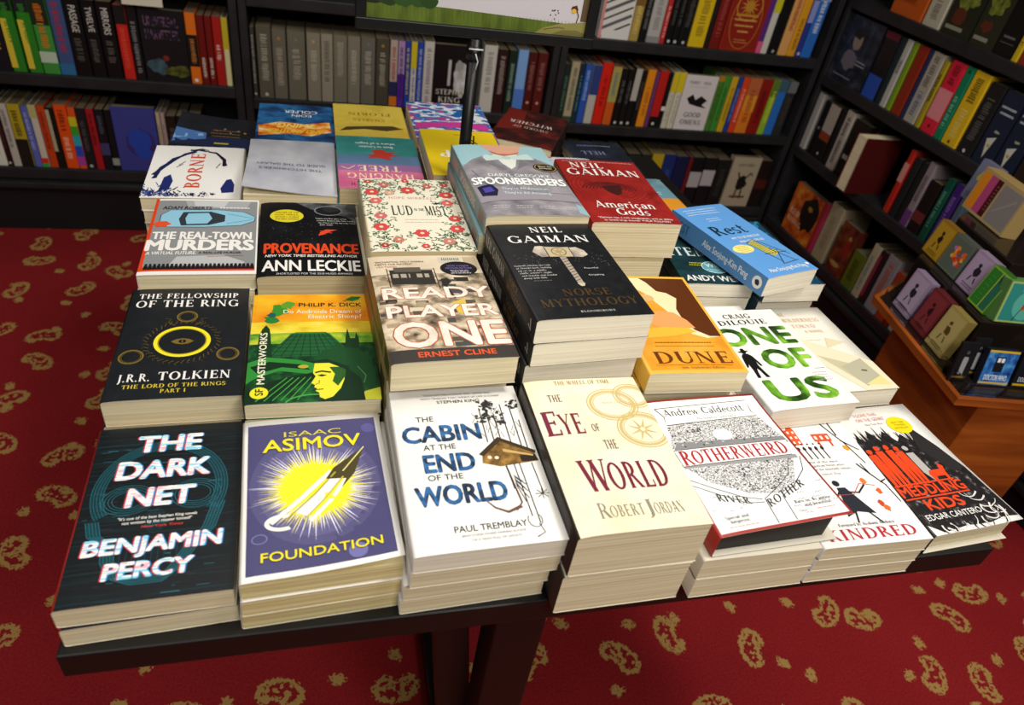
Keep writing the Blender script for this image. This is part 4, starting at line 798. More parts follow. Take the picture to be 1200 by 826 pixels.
A.e(70, 18.5, 14, 12, '#efd81e', 3.6); A.t('NEW YORK', 62, 17, 16, 1.6, '#a8981a', 'b', 4.4); A.t('TIMES', 63, 19.4, 14, 1.6, '#a8981a', 'b', 4.4); A.t('BESTSELLER', 61, 21.8, 17, 1.4, '#a8981a', 'b', 4.4)
A.r(2, 64.6, 72, 65.6, OR, 4.4); A.t('MEDDLING', 2, 73.4, 74, 7, OR, 'b', 5, 0, .05); A.r(2, 74.6, 76, 75.6, OR, 4.4); A.t('KIDS', 17, 84, 42, 7, OR, 'b', 5, 0, .05)
A.t('EDGAR CANTERO', 6, 90.6, 62, 3.8, '#ecebe8', 'b', 5, 0, .01)
pile('white and black cover with orange figures', 'white and black paperback with orange figures and yellow sticker, nearest right corner of table', (1.0395, .0676), 3.59, .1227, .194, .031, 1,
     W_, '#2a2829', W_, art=A, lift=lambda a, b: .004 * max(0, a - .5) * max(0, b - .5) * 4, pgcut=.006, over=.003)

# ---- second row
A = Art(.1297, .197)
A.t('THE FELLOWSHIP', 8, 10.6, 82.5, 4.8, W_, 's', 4, 0, .004); A.t('OF THE RING', 7, 19.6, 84.5, 6.8, W_, 's', 4, 0, .004)
A.ring(50, 53, 22, 21, 4, '#f0e22c', 4); A.ring(50, 53, 19, 18, 1, '#a8921c', 4.4)
OG = '#77612a'
for cx, cy, rr in ((50.5, 29.5, 8.5), (13.8, 65.3, 9.5), (86.5, 65, 9)): A.ring(cx, cy, rr, rr * .98, 1.5, OG, 3); A.ring(cx, cy, rr - 2.2, rr - 2.2, .4, OG, 3)
for i in range(40):
    a = 2 * math.pi * i / 40; rr = 25 + rn.uniform(0, 2); k = .1297 / .197
    A.ln([(50 + rr * math.cos(a), 53 + rr * k * math.sin(a)), (50 + (rr + 3.5) * math.cos(a + .10), 53 + (rr + 3.5) * k * math.sin(a + .10)), (50 + (rr + rn.uniform(2.5, 6)) * math.cos(a + .04), 53 + (rr + 5) * k * math.sin(a + .04))], .7, '#6a5524', 3, .4)
for s in (-1, 1): A.ln([(50 + s * 8, 38), (50 + s * 14, 35), (50 + s * 12, 32), (50 + s * 17, 31)], .8, '#6a5524', 3, .4)
A.p([(41, 53), (45, 51), (50, 50.2), (55, 51), (59, 53), (55, 55), (50, 55.8), (45, 55)], OG, 3); A.e(50, 53, 3, 2.4, '#15171a', 4); A.ln([(50, 51.6), (50, 54.4)], .8, OG, 4.4)
A.t('J.R.R.', 9, 86, 22, 6, W_, 's', 4, 0, .004); A.t('TOLKIEN', 37, 85.6, 53, 6.4, W_, 's', 4, 0, .004); A.t('THE LORD OF THE RINGS', 13, 91.4, 74, 2.9, '#d8c23a', 's', 4, 0, .004); A.t('PART 1', 40.5, 95.6, 18, 2.8, '#d8c23a', 's', 4, 0, .004)
pile('black cover with golden ring', 'black paperback with one glowing gold ring and white serif title, second row far left', (.2146, .2822), 1.52, .1297, .197, .034, 2,
     NZ(['#14171b', '#191d21'], (60, 60, 1), name='black_print'), '#14161a', '#14161a', art=A, dip=.002)

A = Art(.1334, .1933)
A.r(0, 0, 100, 30, NZ(['#e07c12', '#eaa41c', '#f0c02c'], (22, 30, 1), name='orange_sky_print'), 1); A.r(0, 29, 100, 45, NZ(['#c8a01c', '#e8d23a', '#f2e068'], (26, 40, 1), name='yellow_cloud_print'), 1)
GD = NZ(['#0a2a18', '#123f22', '#1f6a2c'], (70, 70, 1), name='green_city_print')
A.r(0, 44, 100, 100, GD, 1); A.r(0, 40, 100, 50, NZ(['#2a7a2c', '#8ab42c', '#c8c83a'], (40, 60, 1), name='haze_print'), 1.4)
A.p([(13, 62), (32, 41), (63, 41), (82, 62)], '#1f5a30', 2.2); A.p([(32, 41), (63, 41), (60, 39.5), (36, 39.5)], '#2f7a3c', 2.4)
for i in range(9): A.ln([(34 + i * 3.3, 41), (17 + i * 7.6, 62)], .6, '#0d3218', 2.8)
for i in range(6): A.ln([(30 - i * 3, 43.5 + i * 3.4), (65 + i * 3, 43.5 + i * 3.4)], .5, '#0d3218', 2.8)
A.p([(6, 62), (7, 42), (9, 36), (12, 32), (15, 36), (16, 42), (18, 62)], '#12381c', 2.6); A.p([(76, 46), (78, 36), (80, 46), (84, 46), (85, 40), (87, 46), (87, 60), (75, 60)], '#123a1e', 2.6)
A.blob(22, 18, 8, 8, '#3a8a2c', rn, 2.4, 12, .35); A.blob(16, 26, 6, 5, '#2a7a34', rn, 2.6, 12, .35); A.blob(28, 12, 6, 5, '#5a9a2c', rn, 2.6, 12, .35); A.blob(16, 22, 4, 4, '#1c5a5a', rn, 3, 10, .3)
A.p([(0, 66), (14, 62), (38, 65), (56, 70), (50, 78), (24, 74), (6, 80), (0, 84)], '#2f8a34', 2.4); A.p([(2, 70), (16, 66), (40, 69), (48, 74), (26, 71), (8, 76)], '#0c2c18', 2.8); A.e(42, 71, 4, 2.2, '#b8a83a', 3.2)
A.p([(0, 92), (20, 82), (50, 76), (56, 80), (30, 90), (10, 100), (0, 100)], '#0c2a16', 2.6)
for i in range(6): A.ln([(8 + i * 6, 98), (30 + i * 4.5, 80)], .9, '#3f9a3c', 3)
A.ring(50, 102, 22, 12, 1.4, '#4aa04a', 3, 180, 360); A.p([(88, 93), (100, 90), (100, 100), (84, 100)], '#d8d83a', 3)
A.p([(51, 67), (50, 73), (49.4, 77), (51.4, 79.6), (48, 85), (50.8, 86.8), (50.2, 88.6), (52.2, 89.6), (51.2, 91.6), (53.8, 93), (54.2, 96.4), (58, 98.4), (64, 96.4), (70, 90), (74, 82), (75, 73), (66, 68)], '#e8e23a', 3.2)   # lit face in profile
A.p([(70, 90), (64, 96.4), (62, 100), (88, 100), (86, 82), (75, 72), (73, 83)], '#0e2f18', 3.8); A.p([(62, 72), (75, 72), (74, 80), (68, 88), (64, 84), (66, 78)], '#2a5a22', 3.9)
A.ln([(51, 76.6), (56, 75.4), (63, 76.6)], 1.8, '#12301a', 4.4); A.p([(52.4, 79), (56, 78), (60, 79), (56, 80)], '#12301a', 4.4); A.ln([(51.6, 90.6), (57, 90.2)], 1, '#4a5a14', 4.4); A.ln([(51, 86.4), (54, 85.4), (54, 83)], .8, '#8a8a1c', 4.4)
A.p([(50, 65), (58, 57), (72, 54), (86, 56), (96, 66), (98, 84), (92, 92), (84, 84), (76, 74), (64, 68), (56, 68)], '#174a24', 3.4); A.p([(48, 66.5), (60, 65), (78, 72), (76, 75), (62, 68.5), (50, 68.5)], '#0d3016', 4); A.p([(62, 55), (70, 50), (74, 54)], '#174a24', 3.6)
A.ln([(84, 72), (90, 80), (88, 86)], .6, '#5aa05a', 4)
A.p([(78, 6), (84, 2.6), (92, 3), (90, 6), (84, 8)], '#2a7a2c', 3); A.ln([(76, 8), (92, 3)], .6, '#123a1c', 3.4)
A.t('PHILIP K. DICK', 38, 13.6, 54, 3.8, '#1c1c14', 'b', 4); A.t('Do Androids Dream of', 25.4, 20.6, 66, 3.8, '#f4ead0', 'b', 4, 0, 0); A.t('Electric Sheep?', 46, 25.8, 45, 3.6, '#f4ead0', 'b', 4, 0, 0)
A.e(10.2, 91.6, 6.6, 6.6, '#e8e02a', 4); A.t('SF', 13, 93.6, 5, 5.6, '#1c1c14', 'b', 5, 0, .03, -90); A.t('MASTERWORKS', 13.4, 84.6, 45, 5.4, '#f0ead0', 'b', 4, 0, .03, -90)
pile('green and orange city cover', 'orange and green paperback with helmeted face and vertical white lettering, second row', (.3519, .2565), .4, .1334, .1933, .0194, 4,
     '#1f5a30', '#1a1a16', '#2a6a34', art=A, dip=.001)

A = Art(.129, .1974)
RB = NZ(['#3a3026', '#8a7a64', '#c8b69a', '#e0d2b8'], (46, 60, 1), [.30, .44, .54, .66], 5, name='scrapyard_print'); RT = NZ(['#c0ae92', '#d8c8ae', '#e0d4bc'], (14, 14, 1), name='pale_sky_print')
A.r(0, 0, 100, 26, RT, 1); A.r(0, 20, 100, 90, RB, 1.2); A.r(0, 90, 100, 100, '#3a3632', 2)
for i in range(34):
    x, y = rn.uniform(0, 84), rn.uniform(24, 88); A.r(x, y, x + rn.uniform(6, 18), y + rn.uniform(2, 5), rn.choice(['#2c2620', '#5a4e40', '#a8977c', '#d8cab0', '#46484a']), 1.8)
A.r(16, 16, 54, 31, '#302c28', 2.2); A.r(20, 13, 44, 18, '#5a544c', 2.3)
for i in range(5): A.r(18 + i * 7, 20, 23 + i * 7, 24, '#a8a08e', 2.6)
for x in (14, 56): A.ln([(x, 14), (x, 36)], .8, '#2a241e', 2.6)
for i in range(5): A.ln([(14, 16 + i * 4), (56, 15 + i * 4)], .5, '#3a342c', 2.4)
RP = NZ(['#d8cdbc', '#ece4d8', '#f2ece2'], (40, 40, 1), name='letter_print')
def outl(s, x, yb, w, h): A.t(s, x, yb, w, h, '#b8502f', 'b', 3, 0, .085); A.t(s, x, yb, w, h, RP, 'b', 3.8, 0, .045)
outl('READY', 6, 45, 92, 10.4); outl('PLAYER', 6, 62.6, 92, 10.4); outl('ONE', 8, 88, 90, 20)
A.e(24, 78, 1.6, 1.6, '#5a3a2a', 4.4)
A.blob(63, 29, 4, 7, '#2a2420', rn, 4, 10, .3); A.ln([(62, 34), (66, 46)], 2, '#2a2420', 4); A.p([(62, 50), (74, 46), (73, 62), (64, 60)], '#d8b84c', 2.8)
A.t('"ENCHANTING. WILLY WONKA', 5, 7.6, 44, 1.6, '#3a3028', 'b', 4, 0, 0); A.t('MEETS THE MATRIX"', 5, 10.2, 33, 1.6, '#3a3028', 'b', 4, 0, 0); A.t('USA TODAY', 6, 12.8, 18, 1.5, '#c05a3a', 'b', 4, 0, 0)
A.r(63, 2, 84, 8, '#c8c2b4', 2.6)
for i in range(9): A.r(66 + i * 1.9, 3, 66.8 + i * 1.9, 6, '#5a544a', 3)
A.r(86, 2, 98, 16, '#b8a88c', 2.2)
A.e(79, 15, 17, 12, '#14121a', 3.4); A.t('NOW A MAJOR', 69, 13, 20, 1.7, '#7a6aa8', 'b', 4.2); A.t('MOTION PICTURE', 67, 15.6, 24, 1.7, '#7a6aa8', 'b', 4.2); A.small(70, 17, 19, 3, '#e0dce8', rn, 1.5, 4.2)
A.t('ERNEST CLINE', 22, 96.6, 61, 4, '#e4572a', 'b', 4, 0, .04)
S_ = Art(.1974, .035); S_.r(4, 20, 40, 80, '#a8602a', 1); S_.small(44, 20, 30, 4, '#5a4a34', rn, 18, 2, 10); S_.r(80, 20, 96, 80, '#3a2c20', 1)
pile('brown scrapyard cover', 'sepia scrapyard paperback with huge outlined white letters and dark round sticker, second row', (.4859, .2427), 3.09, .129, .1974, .0352, 4,
     '#b8a88c', '#7a6a3a', '#8a7a5a', art=A, sart=S_, dip=.002, shifts=[(-.002, .018, 0), (-.003, .02, .5), (-.002, .02, .2)])
mb = MB()
A = Art(.1313, .196)
A.t('NEIL', 37.2, 11, 31, 6.6, W_, 's', 4); A.t('GAIMAN', 12, 23, 77, 8, W_, 's', 4)
for i in range(60): A.e(rn.uniform(8, 92), rn.uniform(36, 50), .35, .35, '#8a8a8e', 2, 6)
HM = NZ(['#8a8078', '#b8ac9c', '#d8ccb8'], (60, 60, 1), name='hammer_print')
A.p([(28, 33.5), (33, 27.5), (38, 27), (42, 28), (66, 29.5), (71, 29), (77, 33), (78, 38), (72, 40.5), (64, 40), (41, 39), (34, 39.5)], HM, 3); A.r(41, 29, 64, 39.5, '#c0b090', 3.5)
A.ring(52.5, 34, 7, 7, 1, '#7a6a3a', 4); A.star(52.5, 34, 2, 6.5, 6, '#a8945a', 4.2); A.ln([(41, 28.4), (41, 39.4)], 1, '#5a5048', 4); A.ln([(64, 29.4), (64, 40)], 1, '#5a5048', 4)
A.ln([(53, 40), (54.5, 68)], 6, '#a89c8c', 3, .9)
for i in range(9): A.ln([(50.6 + i * .15, 43 + i * 2.8), (56.4, 41.5 + i * 2.8)], .8, '#4a4038', 3.6)
A.p([(51, 68), (58, 68), (56, 71), (53, 71)], '#c8bca8', 3.6)
BZ = M('#6a5436', .3, .5)
A.t('NORSE', 33, 80, 42, 6.4, BZ, 's', 4, 0, .003); A.t('MYTHOLOGY', 10, 89.6, 84, 7, BZ, 's', 4, 0, .003); A.t('BLOOMSBURY', 39, 95.4, 30, 1.6, '#b8b6b0', 's', 4)
for i, (s, w) in enumerate((('"Gaiman returns the role', 32), ('of fireside bard, looking', 31), ('on us in a mildly', 25), ('chilly winter\'s night', 28), ('and chuckle and wonder', 31), ('along with him"', 20))): A.t(s, 5 + i * .5, 49 + i * 2.6, w, 1.4, '#d8d6d2', 's', 4)
A.small(14, 64, 18, 1, '#7a7670', rn); A.t('"Powerful"', 66, 53.4, 13, 1.4, '#d8d6d2', 's', 4); A.t('"Gripping"', 66, 60.6, 14, 1.4, '#d8d6d2', 's', 4)
S_ = Art(.196, .0297); S_.t('NEIL GAIMAN', 3, 72, 40, 46, '#d8d4cc', 's', 2); S_.t('NORSE', 52, 46, 16, 30, '#8a6a4a', 's', 2); S_.t('MYTHOLOGY', 50, 84, 28, 30, '#8a6a4a', 's', 2); S_.ln([(92, 30), (94, 70), (90, 60)], 1, '#c8c4bc', 2)
pile('black cover with stone hammer', 'black paperback with grey war hammer and white author capitals, on tall pile in second row', (.6311, .2616), 4.2, .1313, .196, .0296, 6,
     NZ(['#17181b', '#1e2023'], (80, 80, 1), rough=.34, name='black_laminate_print'), '#141417', '#141417', pages=PAGESW, art=A, sart=S_, dip=.0012)

A = Art(.119, .1963)
DY = '#eab648'
A.r(3.5, 2.6, 96.5, 97, NZ(['#d88a1e', '#e2a032', '#e8ac44'], (20, 16, 1), dist=1, name='sand_print'), 1)
A.p([(3.5, 2.6), (96.5, 2.6), (96.5, 66), (80, 68), (66, 64), (60, 54), (58, 46), (40, 20), (28, 12), (10, 8)], '#f0dfb0', 2); A.p([(44, 2.6), (96.5, 2.6), (96.5, 66), (84, 66), (72, 60), (66, 50), (66, 38), (74, 26), (66, 20), (56, 18), (50, 8)], '#5a2c0e', 2.6)
A.p([(3.5, 2.6), (28, 2.6), (34, 10), (24, 14), (22, 24), (16, 34), (8, 30), (3.5, 24)], '#5a2c0e', 2.6)
A.e(37, 26, 11, 7, '#d8b070', 3); A.p([(28, 46), (44, 40), (60, 42), (70, 50), (74, 58), (40, 58), (24, 54)], '#e2a060', 3); A.p([(14, 60), (40, 57), (66, 58), (72, 62), (46, 66), (16, 68)], '#eab63c', 3.4)
A.small(16, 72, 72, 1, '#8a5a1c', rn, 3, 3.6, 1.6); A.small(16, 75.5, 72, 1, '#a8701c', rn, 3, 3.6, 1)
A.t('DUNE', 13, 91.6, 77, 10.5, '#6a340c', 's', 4); A.ln([(10, 93), (88, 93.4)], .4, '#8a4a14', 3.6); A.t('50th Anniversary Edition', 34, 96.2, 44, 1.5, '#a8681c', 's', 4)
pile('golden desert cover', 'golden-yellow paperback with brown desert shapes and brown serif title, behind black-edged map book', (.7532, .2356), -1.23, .119, .1963, .029, 4,
     DY, DY, DY, pages=PAGES, art=A, dip=.0015, shifts=[(0, .014, 0), (.001, .016, .3), (0, .018, 0)])

A = Art(.119, .1885)
GR = NZ(['#10200c', '#2f5a14', '#6aa82c', '#9cd04a'], (34, 30, 1), [.32, .44, .56, .66], 3, name='leaf_print')
A.t('CRAIG', 30, 9.5, 34, 5, '#1c1c1c', 's', 3); A.t('DILOUIE', 18, 16.5, 60, 5.2, '#1c1c1c', 's', 3)
A.t('ONE', 2, 38.5, 92, 17.5, GR, 'b', 3, 0, .07); A.t('OF', 36, 63.4, 56, 18, GR, 'b', 3, 0, .07); A.t('US', 14, 93, 72, 18.5, GR, 'b', 3, 0, .07)
A.e(19, 45.6, 2.8, 2.8, '#0f0f10', 4); A.p([(13, 44.8), (17, 44.4), (17.6, 42), (21, 42), (21.6, 44.2), (25, 44.4), (24, 45.4), (14, 45.8)], '#0f0f10', 4.2); A.p([(16, 47.4), (22, 47.4), (25, 50), (27, 56), (28, 60), (25.6, 60), (24, 55), (23.4, 60), (24.6, 66), (26, 71), (22, 71), (20.4, 64), (19, 62), (17, 66), (15.6, 71), (12, 71), (13.6, 64), (14, 57), (12, 60), (9.6, 61), (11, 56), (13, 50)], '#0f0f10', 4)
A.small(84, 66, 14, 1, '#8a8a8a', rn); A.small(76, 70, 20, 4, '#a8a8a8', rn, 2.4)
pile('white cover with big green words', 'white paperback with three large leafy-green words and small black scarecrow figure', (.8938, .2077), 3.95, .119, .1885, .0298, 3,
     W_, '#dedcd8', W_, pages=PAGESW, art=A, shifts=[(-.014, .052, -2), (-.014, .052, -2)], dip=.002)
A = Art(.128, .185)
A.p([(30, 36), (100, 70), (100, 100), (60, 100), (28, 60)], '#e8dfc2', 1); A.p([(40, 60), (78, 74), (64, 92), (52, 76)], '#c8c0a0', 2); A.p([(56, 74), (88, 66), (92, 86), (66, 96)], '#b8b49c', 2.4); A.p([(70, 40), (90, 46), (62, 52)], '#e0d6b0', 2)
A.p([(66, 94), (92, 86), (96, 96)], '#e8d890', 2.8); A.ln([(76, 79), (82, 80)], 2, '#3a3834', 3.4)
for i, (s, w) in enumerate((('THE', 16), ('WILDERNESS', 48), ('TOKYO', 30))): A.t(s, 30 + i * 6, 11 + 8 * i, w, 4.6, '#d8b89a', 's', 3)
A.t('A NOVEL', 52, 33, 24, 3, '#dcb48c', 's', 3); A.small(44, 42, 20, 1, '#d0c8b0', rn)
pile('pale cover with faint folded paper', 'off-white paperback with faint beige paper shapes, at the right end of the second row', (1.0117, .2655), 2.2, .128, .185, .0265, 2,
     '#ece8dc', '#e0dccf', '#e0dccf', pages=PAGESW, art=A, dip=.0006, shifts=[(-.002, .012, .2)], lift=lambda a, b: .002 * b)

# ---- third row
A = Art(.1315, .1947)
A.r(3, 2.5, 98.5, 97, '#8a8c8e', 1); A.r(0, 0, 3, 100, '#d8431c', 1); A.p([(0, 88), (6, 92), (98.5, 90), (98.5, 96), (0, 96.5)], '#d8431c', 1.4); A.r(0, 96, 100, 100, '#eceae6', 1.6)
A.p([(28, 3), (92, 3), (88, 14), (32, 13)], '#a8aaac', 2); A.p([(36, 3), (70, 3), (66, 12), (38, 11)], '#c8cacc', 2.3)
CY = '#8ec4dc'
A.p([(8, 24), (16, 17), (60, 16), (86, 19), (97, 26), (96, 32), (84, 38), (50, 41), (16, 41), (8, 36)], CY, 3); A.ln([(8, 24), (16, 17), (60, 16), (86, 19), (97, 26), (96, 32), (84, 38), (50, 41), (16, 41), (8, 36), (8, 24)], .9, '#3a5a6a', 3.3)
A.p([(28, 20), (54, 19), (68, 24), (68, 33), (54, 38), (28, 39), (25, 30)], '#30383e', 3.6); A.p([(33, 22), (52, 21), (56, 29), (52, 36), (33, 37), (31, 29)], CY, 4); A.ln([(70, 22), (95, 28)], .6, '#4a7a8a', 4); A.ln([(70, 36), (94, 30)], .6, '#4a7a8a', 4)
A.blob(11, 37, 7, 6, '#e0502c', rn, 4.3, 12, .25)
A.t('ADAM ROBERTS', 8, 16, 46, 4.4, '#26282c', 'b', 5, .1, .02); A.small(60, 12.5, 33, 1, '#e8e8e8', rn, 2, 5, 3)
A.t('THE REAL-TOWN', 5, 57, 89, 9, W_, 'b', 5, 0, .05); A.t('MURDERS', 2, 71, 94, 12.5, W_, 'b', 5, 0, .07); A.t('A VIRTUAL FUTURE.', 3, 76.6, 43, 3.6, W_, 'b', 5, .1, .02); A.t('A REAL-LIFE MURDER.', 48, 75.6, 38, 2.4, '#3a2a28', 'b', 5, .1, .02)
A.ln([(56, 79), (88, 78)], .8, '#c83a2a', 4); A.p([(30, 79), (70, 77), (90, 86), (84, 90), (24, 90)], '#b8babc', 2)
for i in range(26):
    x = 6 + i * 3.6; A.blob(x, 88.5, 1.3, 1.6, '#16171a', rn, 4, 8, .2); A.p([(x - 2, 94), (x - 1.4, 89.5), (x + 1.4, 89.5), (x + 2, 94)], '#16171a', 4)
pile('grey cover with pale blue car', 'grey paperback with pale blue car from above and red lower edge, third row far left', (.218, .4819), 2.1, .1315, .1947, .0215, 4,
     '#eceae6', '#e8e6e0', '#e8e6e0', pages=PAGES, art=A, dip=.001)

A = Art(.1302, .1953)
A.r(0, 0, 100, 100, NZ(['#0c0c0e', '#121216', '#1f2024'], (24, 24, 1), [.5, .62, .72], name='night_print'), 1)
A.p([(36, 0), (100, 0), (100, 30), (88, 20), (70, 16), (52, 10)], NZ(['#2c2e32', '#5a5c60', '#8a8c90'], (40, 40, 1), [.4, .55, .7], 4, name='moon_print'), 1.6)
A.e(70, 12, 14, 10, '#17181b', 2.2); A.ring(70, 12, 15, 11, 1.6, '#7a7c80', 2.6); A.e(73, 10, 9, 6, '#26282c', 3)
A.e(27, 21, 17, 14, '#dccf2c', 4)
for i, s in enumerate(('WINNER OF THE', 'HUGO, NEBULA,', 'ARTHUR C. CLARKE', 'AND BSFA AWARDS')): A.t(s, 15, 17 + i * 3.3, 24, 2, '#8a5a1a', 'b', 5)
for i, (s, w) in enumerate((('There are few who write', 32), ('science fiction like Ann Leckie', 40), ('can. There are few who ever could', 38), ('John Scalzi', 13))): A.t(s, 56 + i * 1.4, 25 + i * 3, w, 1.7, '#d8d6d2', 'b', 4, 0, 0)
for i in range(40): A.e(rn.uniform(2, 98), rn.uniform(30, 56), .3, .3, '#8a8a90', 2, 6)
A.p([(60, 44), (66, 40), (78, 40), (70, 43), (64, 47), (58, 49)], '#e0482c', 4); A.ln([(60, 42), (72, 45)], 1, '#e0482c', 4)
A.t('PROVENANCE', 6, 72, 90, 12, '#e0481f', 'b', 4, 0, .045); A.t('NEW YORK TIMES BESTSELLING AUTHOR', 7, 77, 87, 2.9, W_, 'b', 4, .15, .02); A.t('ANN LECKIE', 5, 94, 91, 12.5, W_, 'b', 4, 0, .03); A.t('SHORTLISTED FOR THE 2018 HUGO AWARDS', 18, 98.4, 70, 2, '#d8d6d2', 'b', 4, 0, 0)
pile('black space cover with orange title', 'black paperback with grey moon, yellow sticker and orange title, third row', (.3481, .4797), 1.33, .1302, .1953, .0286, 3,
     '#101013', '#141417', '#101013', pages=PAGEST, art=A, dip=.003)

A = Art(.127, .1956)
RD = '#cf4a4c'; GN = '#4a6a4a'
for i in range(420):
    s = rn.choice('tblr'); x = rn.uniform(2, 98); y = rn.uniform(2, 98)
    if s == 't': y = rn.uniform(2, 24)
    if s == 'b': y = rn.uniform(74, 98)
    if s == 'l': x = rn.uniform(2, 26)
    if s == 'r': x = rn.uniform(74, 98)
    q = [(x, y)]; a = rn.uniform(0, 6.28)
    for k in range(4): q.append((q[-1][0] + 1.6 * math.cos(a), q[-1][1] + 1.1 * math.sin(a))); a += rn.uniform(.2, .8)
    A.ln(q, .9, GN, 2); A.blob(q[-1][0], q[-1][1], 1.3, .8, rn.choice(['#3a5a3c', '#5a7a54', '#3c4a44']), rn, 2.4, 7, .3)
def flower(x, y, r, c):
    for k in range(6): A.blob(x + r * .62 * math.cos(k * 1.047), y + r * .42 * math.sin(k * 1.047), r * .52, r * .48, c, rn, 3, 8, .12)
    A.e(x, y, r * .3, r * .3, '#e8d8a8', 3.6, 12)
for x, y, r, c in ((12, 21, 7, RD), (50, 18, 7, RD), (90, 24, 7, RD), (14, 34, 6, '#d86a6a'), (16, 55, 6, '#d06a70'), (14, 70, 7, RD), (52, 78, 7, RD), (88, 72, 7, RD), (88, 36, 6, '#d86060'), (90, 58, 6, RD), (26, 10, 5, '#c86a6a'), (72, 11, 5, '#c0605a'), (50, 3, 4, RD), (28, 86, 5, '#c87a6a'), (76, 88, 6, '#c87a72'), (52, 94, 4, RD), (14, 93, 4, '#a83a3a'), (10, 5, 4, '#b84a4a'), (92, 8, 4, RD), (30, 22, 5, '#d8a890')): flower(x, y, r, c)
A.t('HOPE MIRRLEES', 28, 31, 50, 3, '#d8a8a0', 's', 4)
A.t('LUD', 28, 54, 21, 13, '#2c3a34', 's', 4, 0, -.005); A.t('IN THE', 51, 48, 10, 3.4, '#2c3a34', 's', 4); A.t('MIST', 62, 54, 22, 13, '#2c3a34', 's', 4, 0, -.005)
A.p([(72, 38), (76, 35.5), (80, 36.6), (76, 38.6)], '#2c3028', 4); A.small(36, 60, 40, 2, '#d0b8a8', rn, 3.6)
pile('cream floral cover', 'cream paperback bordered with red flowers and green vines, third row centre', (.4779, .4416), 1.85, .127, .1956, .029, 5,
     '#e9e4cf', '#d8cfae', '#d8cfae', pages=PAGEST, art=A, dip=.001)

A = Art(.1345, .212)
JK = NZ(['#6e6a72', '#8d8890', '#a5a0a4'], (30, 30, 1), detail=5, name='tweed_print')
A.r(0, 0, 100, 30, '#9cc4cc', 1)
A.p([(0, 34), (14, 24), (32, 16), (66, 14), (84, 20), (100, 30), (100, 88), (94, 84), (92, 96), (100, 100), (0, 100)], JK, 1.6)
A.p([(30, 0), (76, 0), (70, 10), (58, 14), (46, 14), (36, 9)], '#d8a48a', 2.2); A.p([(36, 9), (46, 14), (58, 14), (70, 10), (66, 14), (50, 18), (40, 15)], '#b8705a', 2.6)
A.p([(38, 15), (66, 14), (56, 34), (50, 38), (44, 30)], '#dfe4dc', 2.4)
A.p([(30, 16), (48, 18), (48, 23), (28, 26), (26, 20)], '#c4d8d4', 3.2); A.p([(56, 18), (78, 13), (82, 22), (58, 23)], '#c4d8d4', 3.2); A.e(52, 20.5, 5, 4, '#b4ccc8', 3.6)
A.p([(34, 26), (46, 38), (40, 40), (28, 30)], '#78747c', 2.8); A.p([(66, 22), (72, 30), (56, 38)], '#78747c', 2.8)
A.p([(2, 66), (24, 62), (60, 70), (96, 72), (98, 82), (60, 80), (20, 82), (2, 84)], '#968f98', 2.6); A.ln([(2, 84), (22, 82), (60, 80.5), (98, 83)], .8, '#5a5660', 3); A.ln([(22, 62), (60, 70), (96, 72)], .8, '#66626c', 3); A.ln([(8, 40), (16, 60)], .8, '#5f5b65', 2.8); A.ln([(90, 36), (88, 60)], .8, '#5f5b65', 2.8)
A.p([(5, 64), (20, 60), (24, 68), (20, 76), (6, 76)], '#1f1c3a', 3.2); A.p([(9, 66), (18, 64), (20, 70), (10, 72)], '#4a44a0', 3.6)
A.e(88, 34, 13, 10, '#17130f', 4); A.ring(88, 34, 11.6, 8.8, .7, '#c8a868', 4.4); A.t('READ AN', 81, 33, 14, 1.7, '#e8dcc0', 'b', 4.6); A.t('EXTRACT', 81, 36, 14, 1.7, '#e8dcc0', 'b', 4.6)
A.t('DARYL GREGORY', 22, 49.4, 64, 4, '#e8f0ee', 'b', 5, 0, .01); A.t('SPOONBENDERS', 4, 61, 94, 9, '#7a8a8e', 'b', 4.6, 0, .05); A.t('SPOONBENDERS', 3.4, 60.4, 94, 9, '#f4f6f4', 'b', 5.3, 0, .045)
A.t("They're All-American.", 28, 67.4, 48, 3, '#c8e4e8', 'b', 5, 0, .01); A.t("They're All Amazing.", 28, 73.4, 48, 3, '#c8e4e8', 'b', 5, 0, .01)
for i in range(4): A.small(10 + i * 22, 88 + i * .4, 18, 2, '#e0e0e4', rn, 2.4, 4)
S_ = Art(.212, .0267); S_.r(0, 0, 100, 100, '#7c9c9e', .5); S_.p([(30, 20), (70, 20), (78, 80), (34, 80)], '#a8988c', 1); S_.r(8, 22, 26, 80, '#b8a090', 1); S_.t('SPOONBENDERS', 34, 74, 40, 44, '#d8e4e4', 'b', 2); S_.r(84, 20, 96, 80, '#8a6a60', 1)
pile('pale blue bow-tie cover', 'paperback showing grey jacket and pale blue bow tie, on tall pile behind the hammer book', (.620, .4605), 2.88, .1345, .212, .0267, 7,
     '#8fb4bc', '#7c9c9e', '#7c9c9e', pages=PAGES, art=A, sart=S_, dip=.004, shifts=[(-.004, -.001, -1.0)])

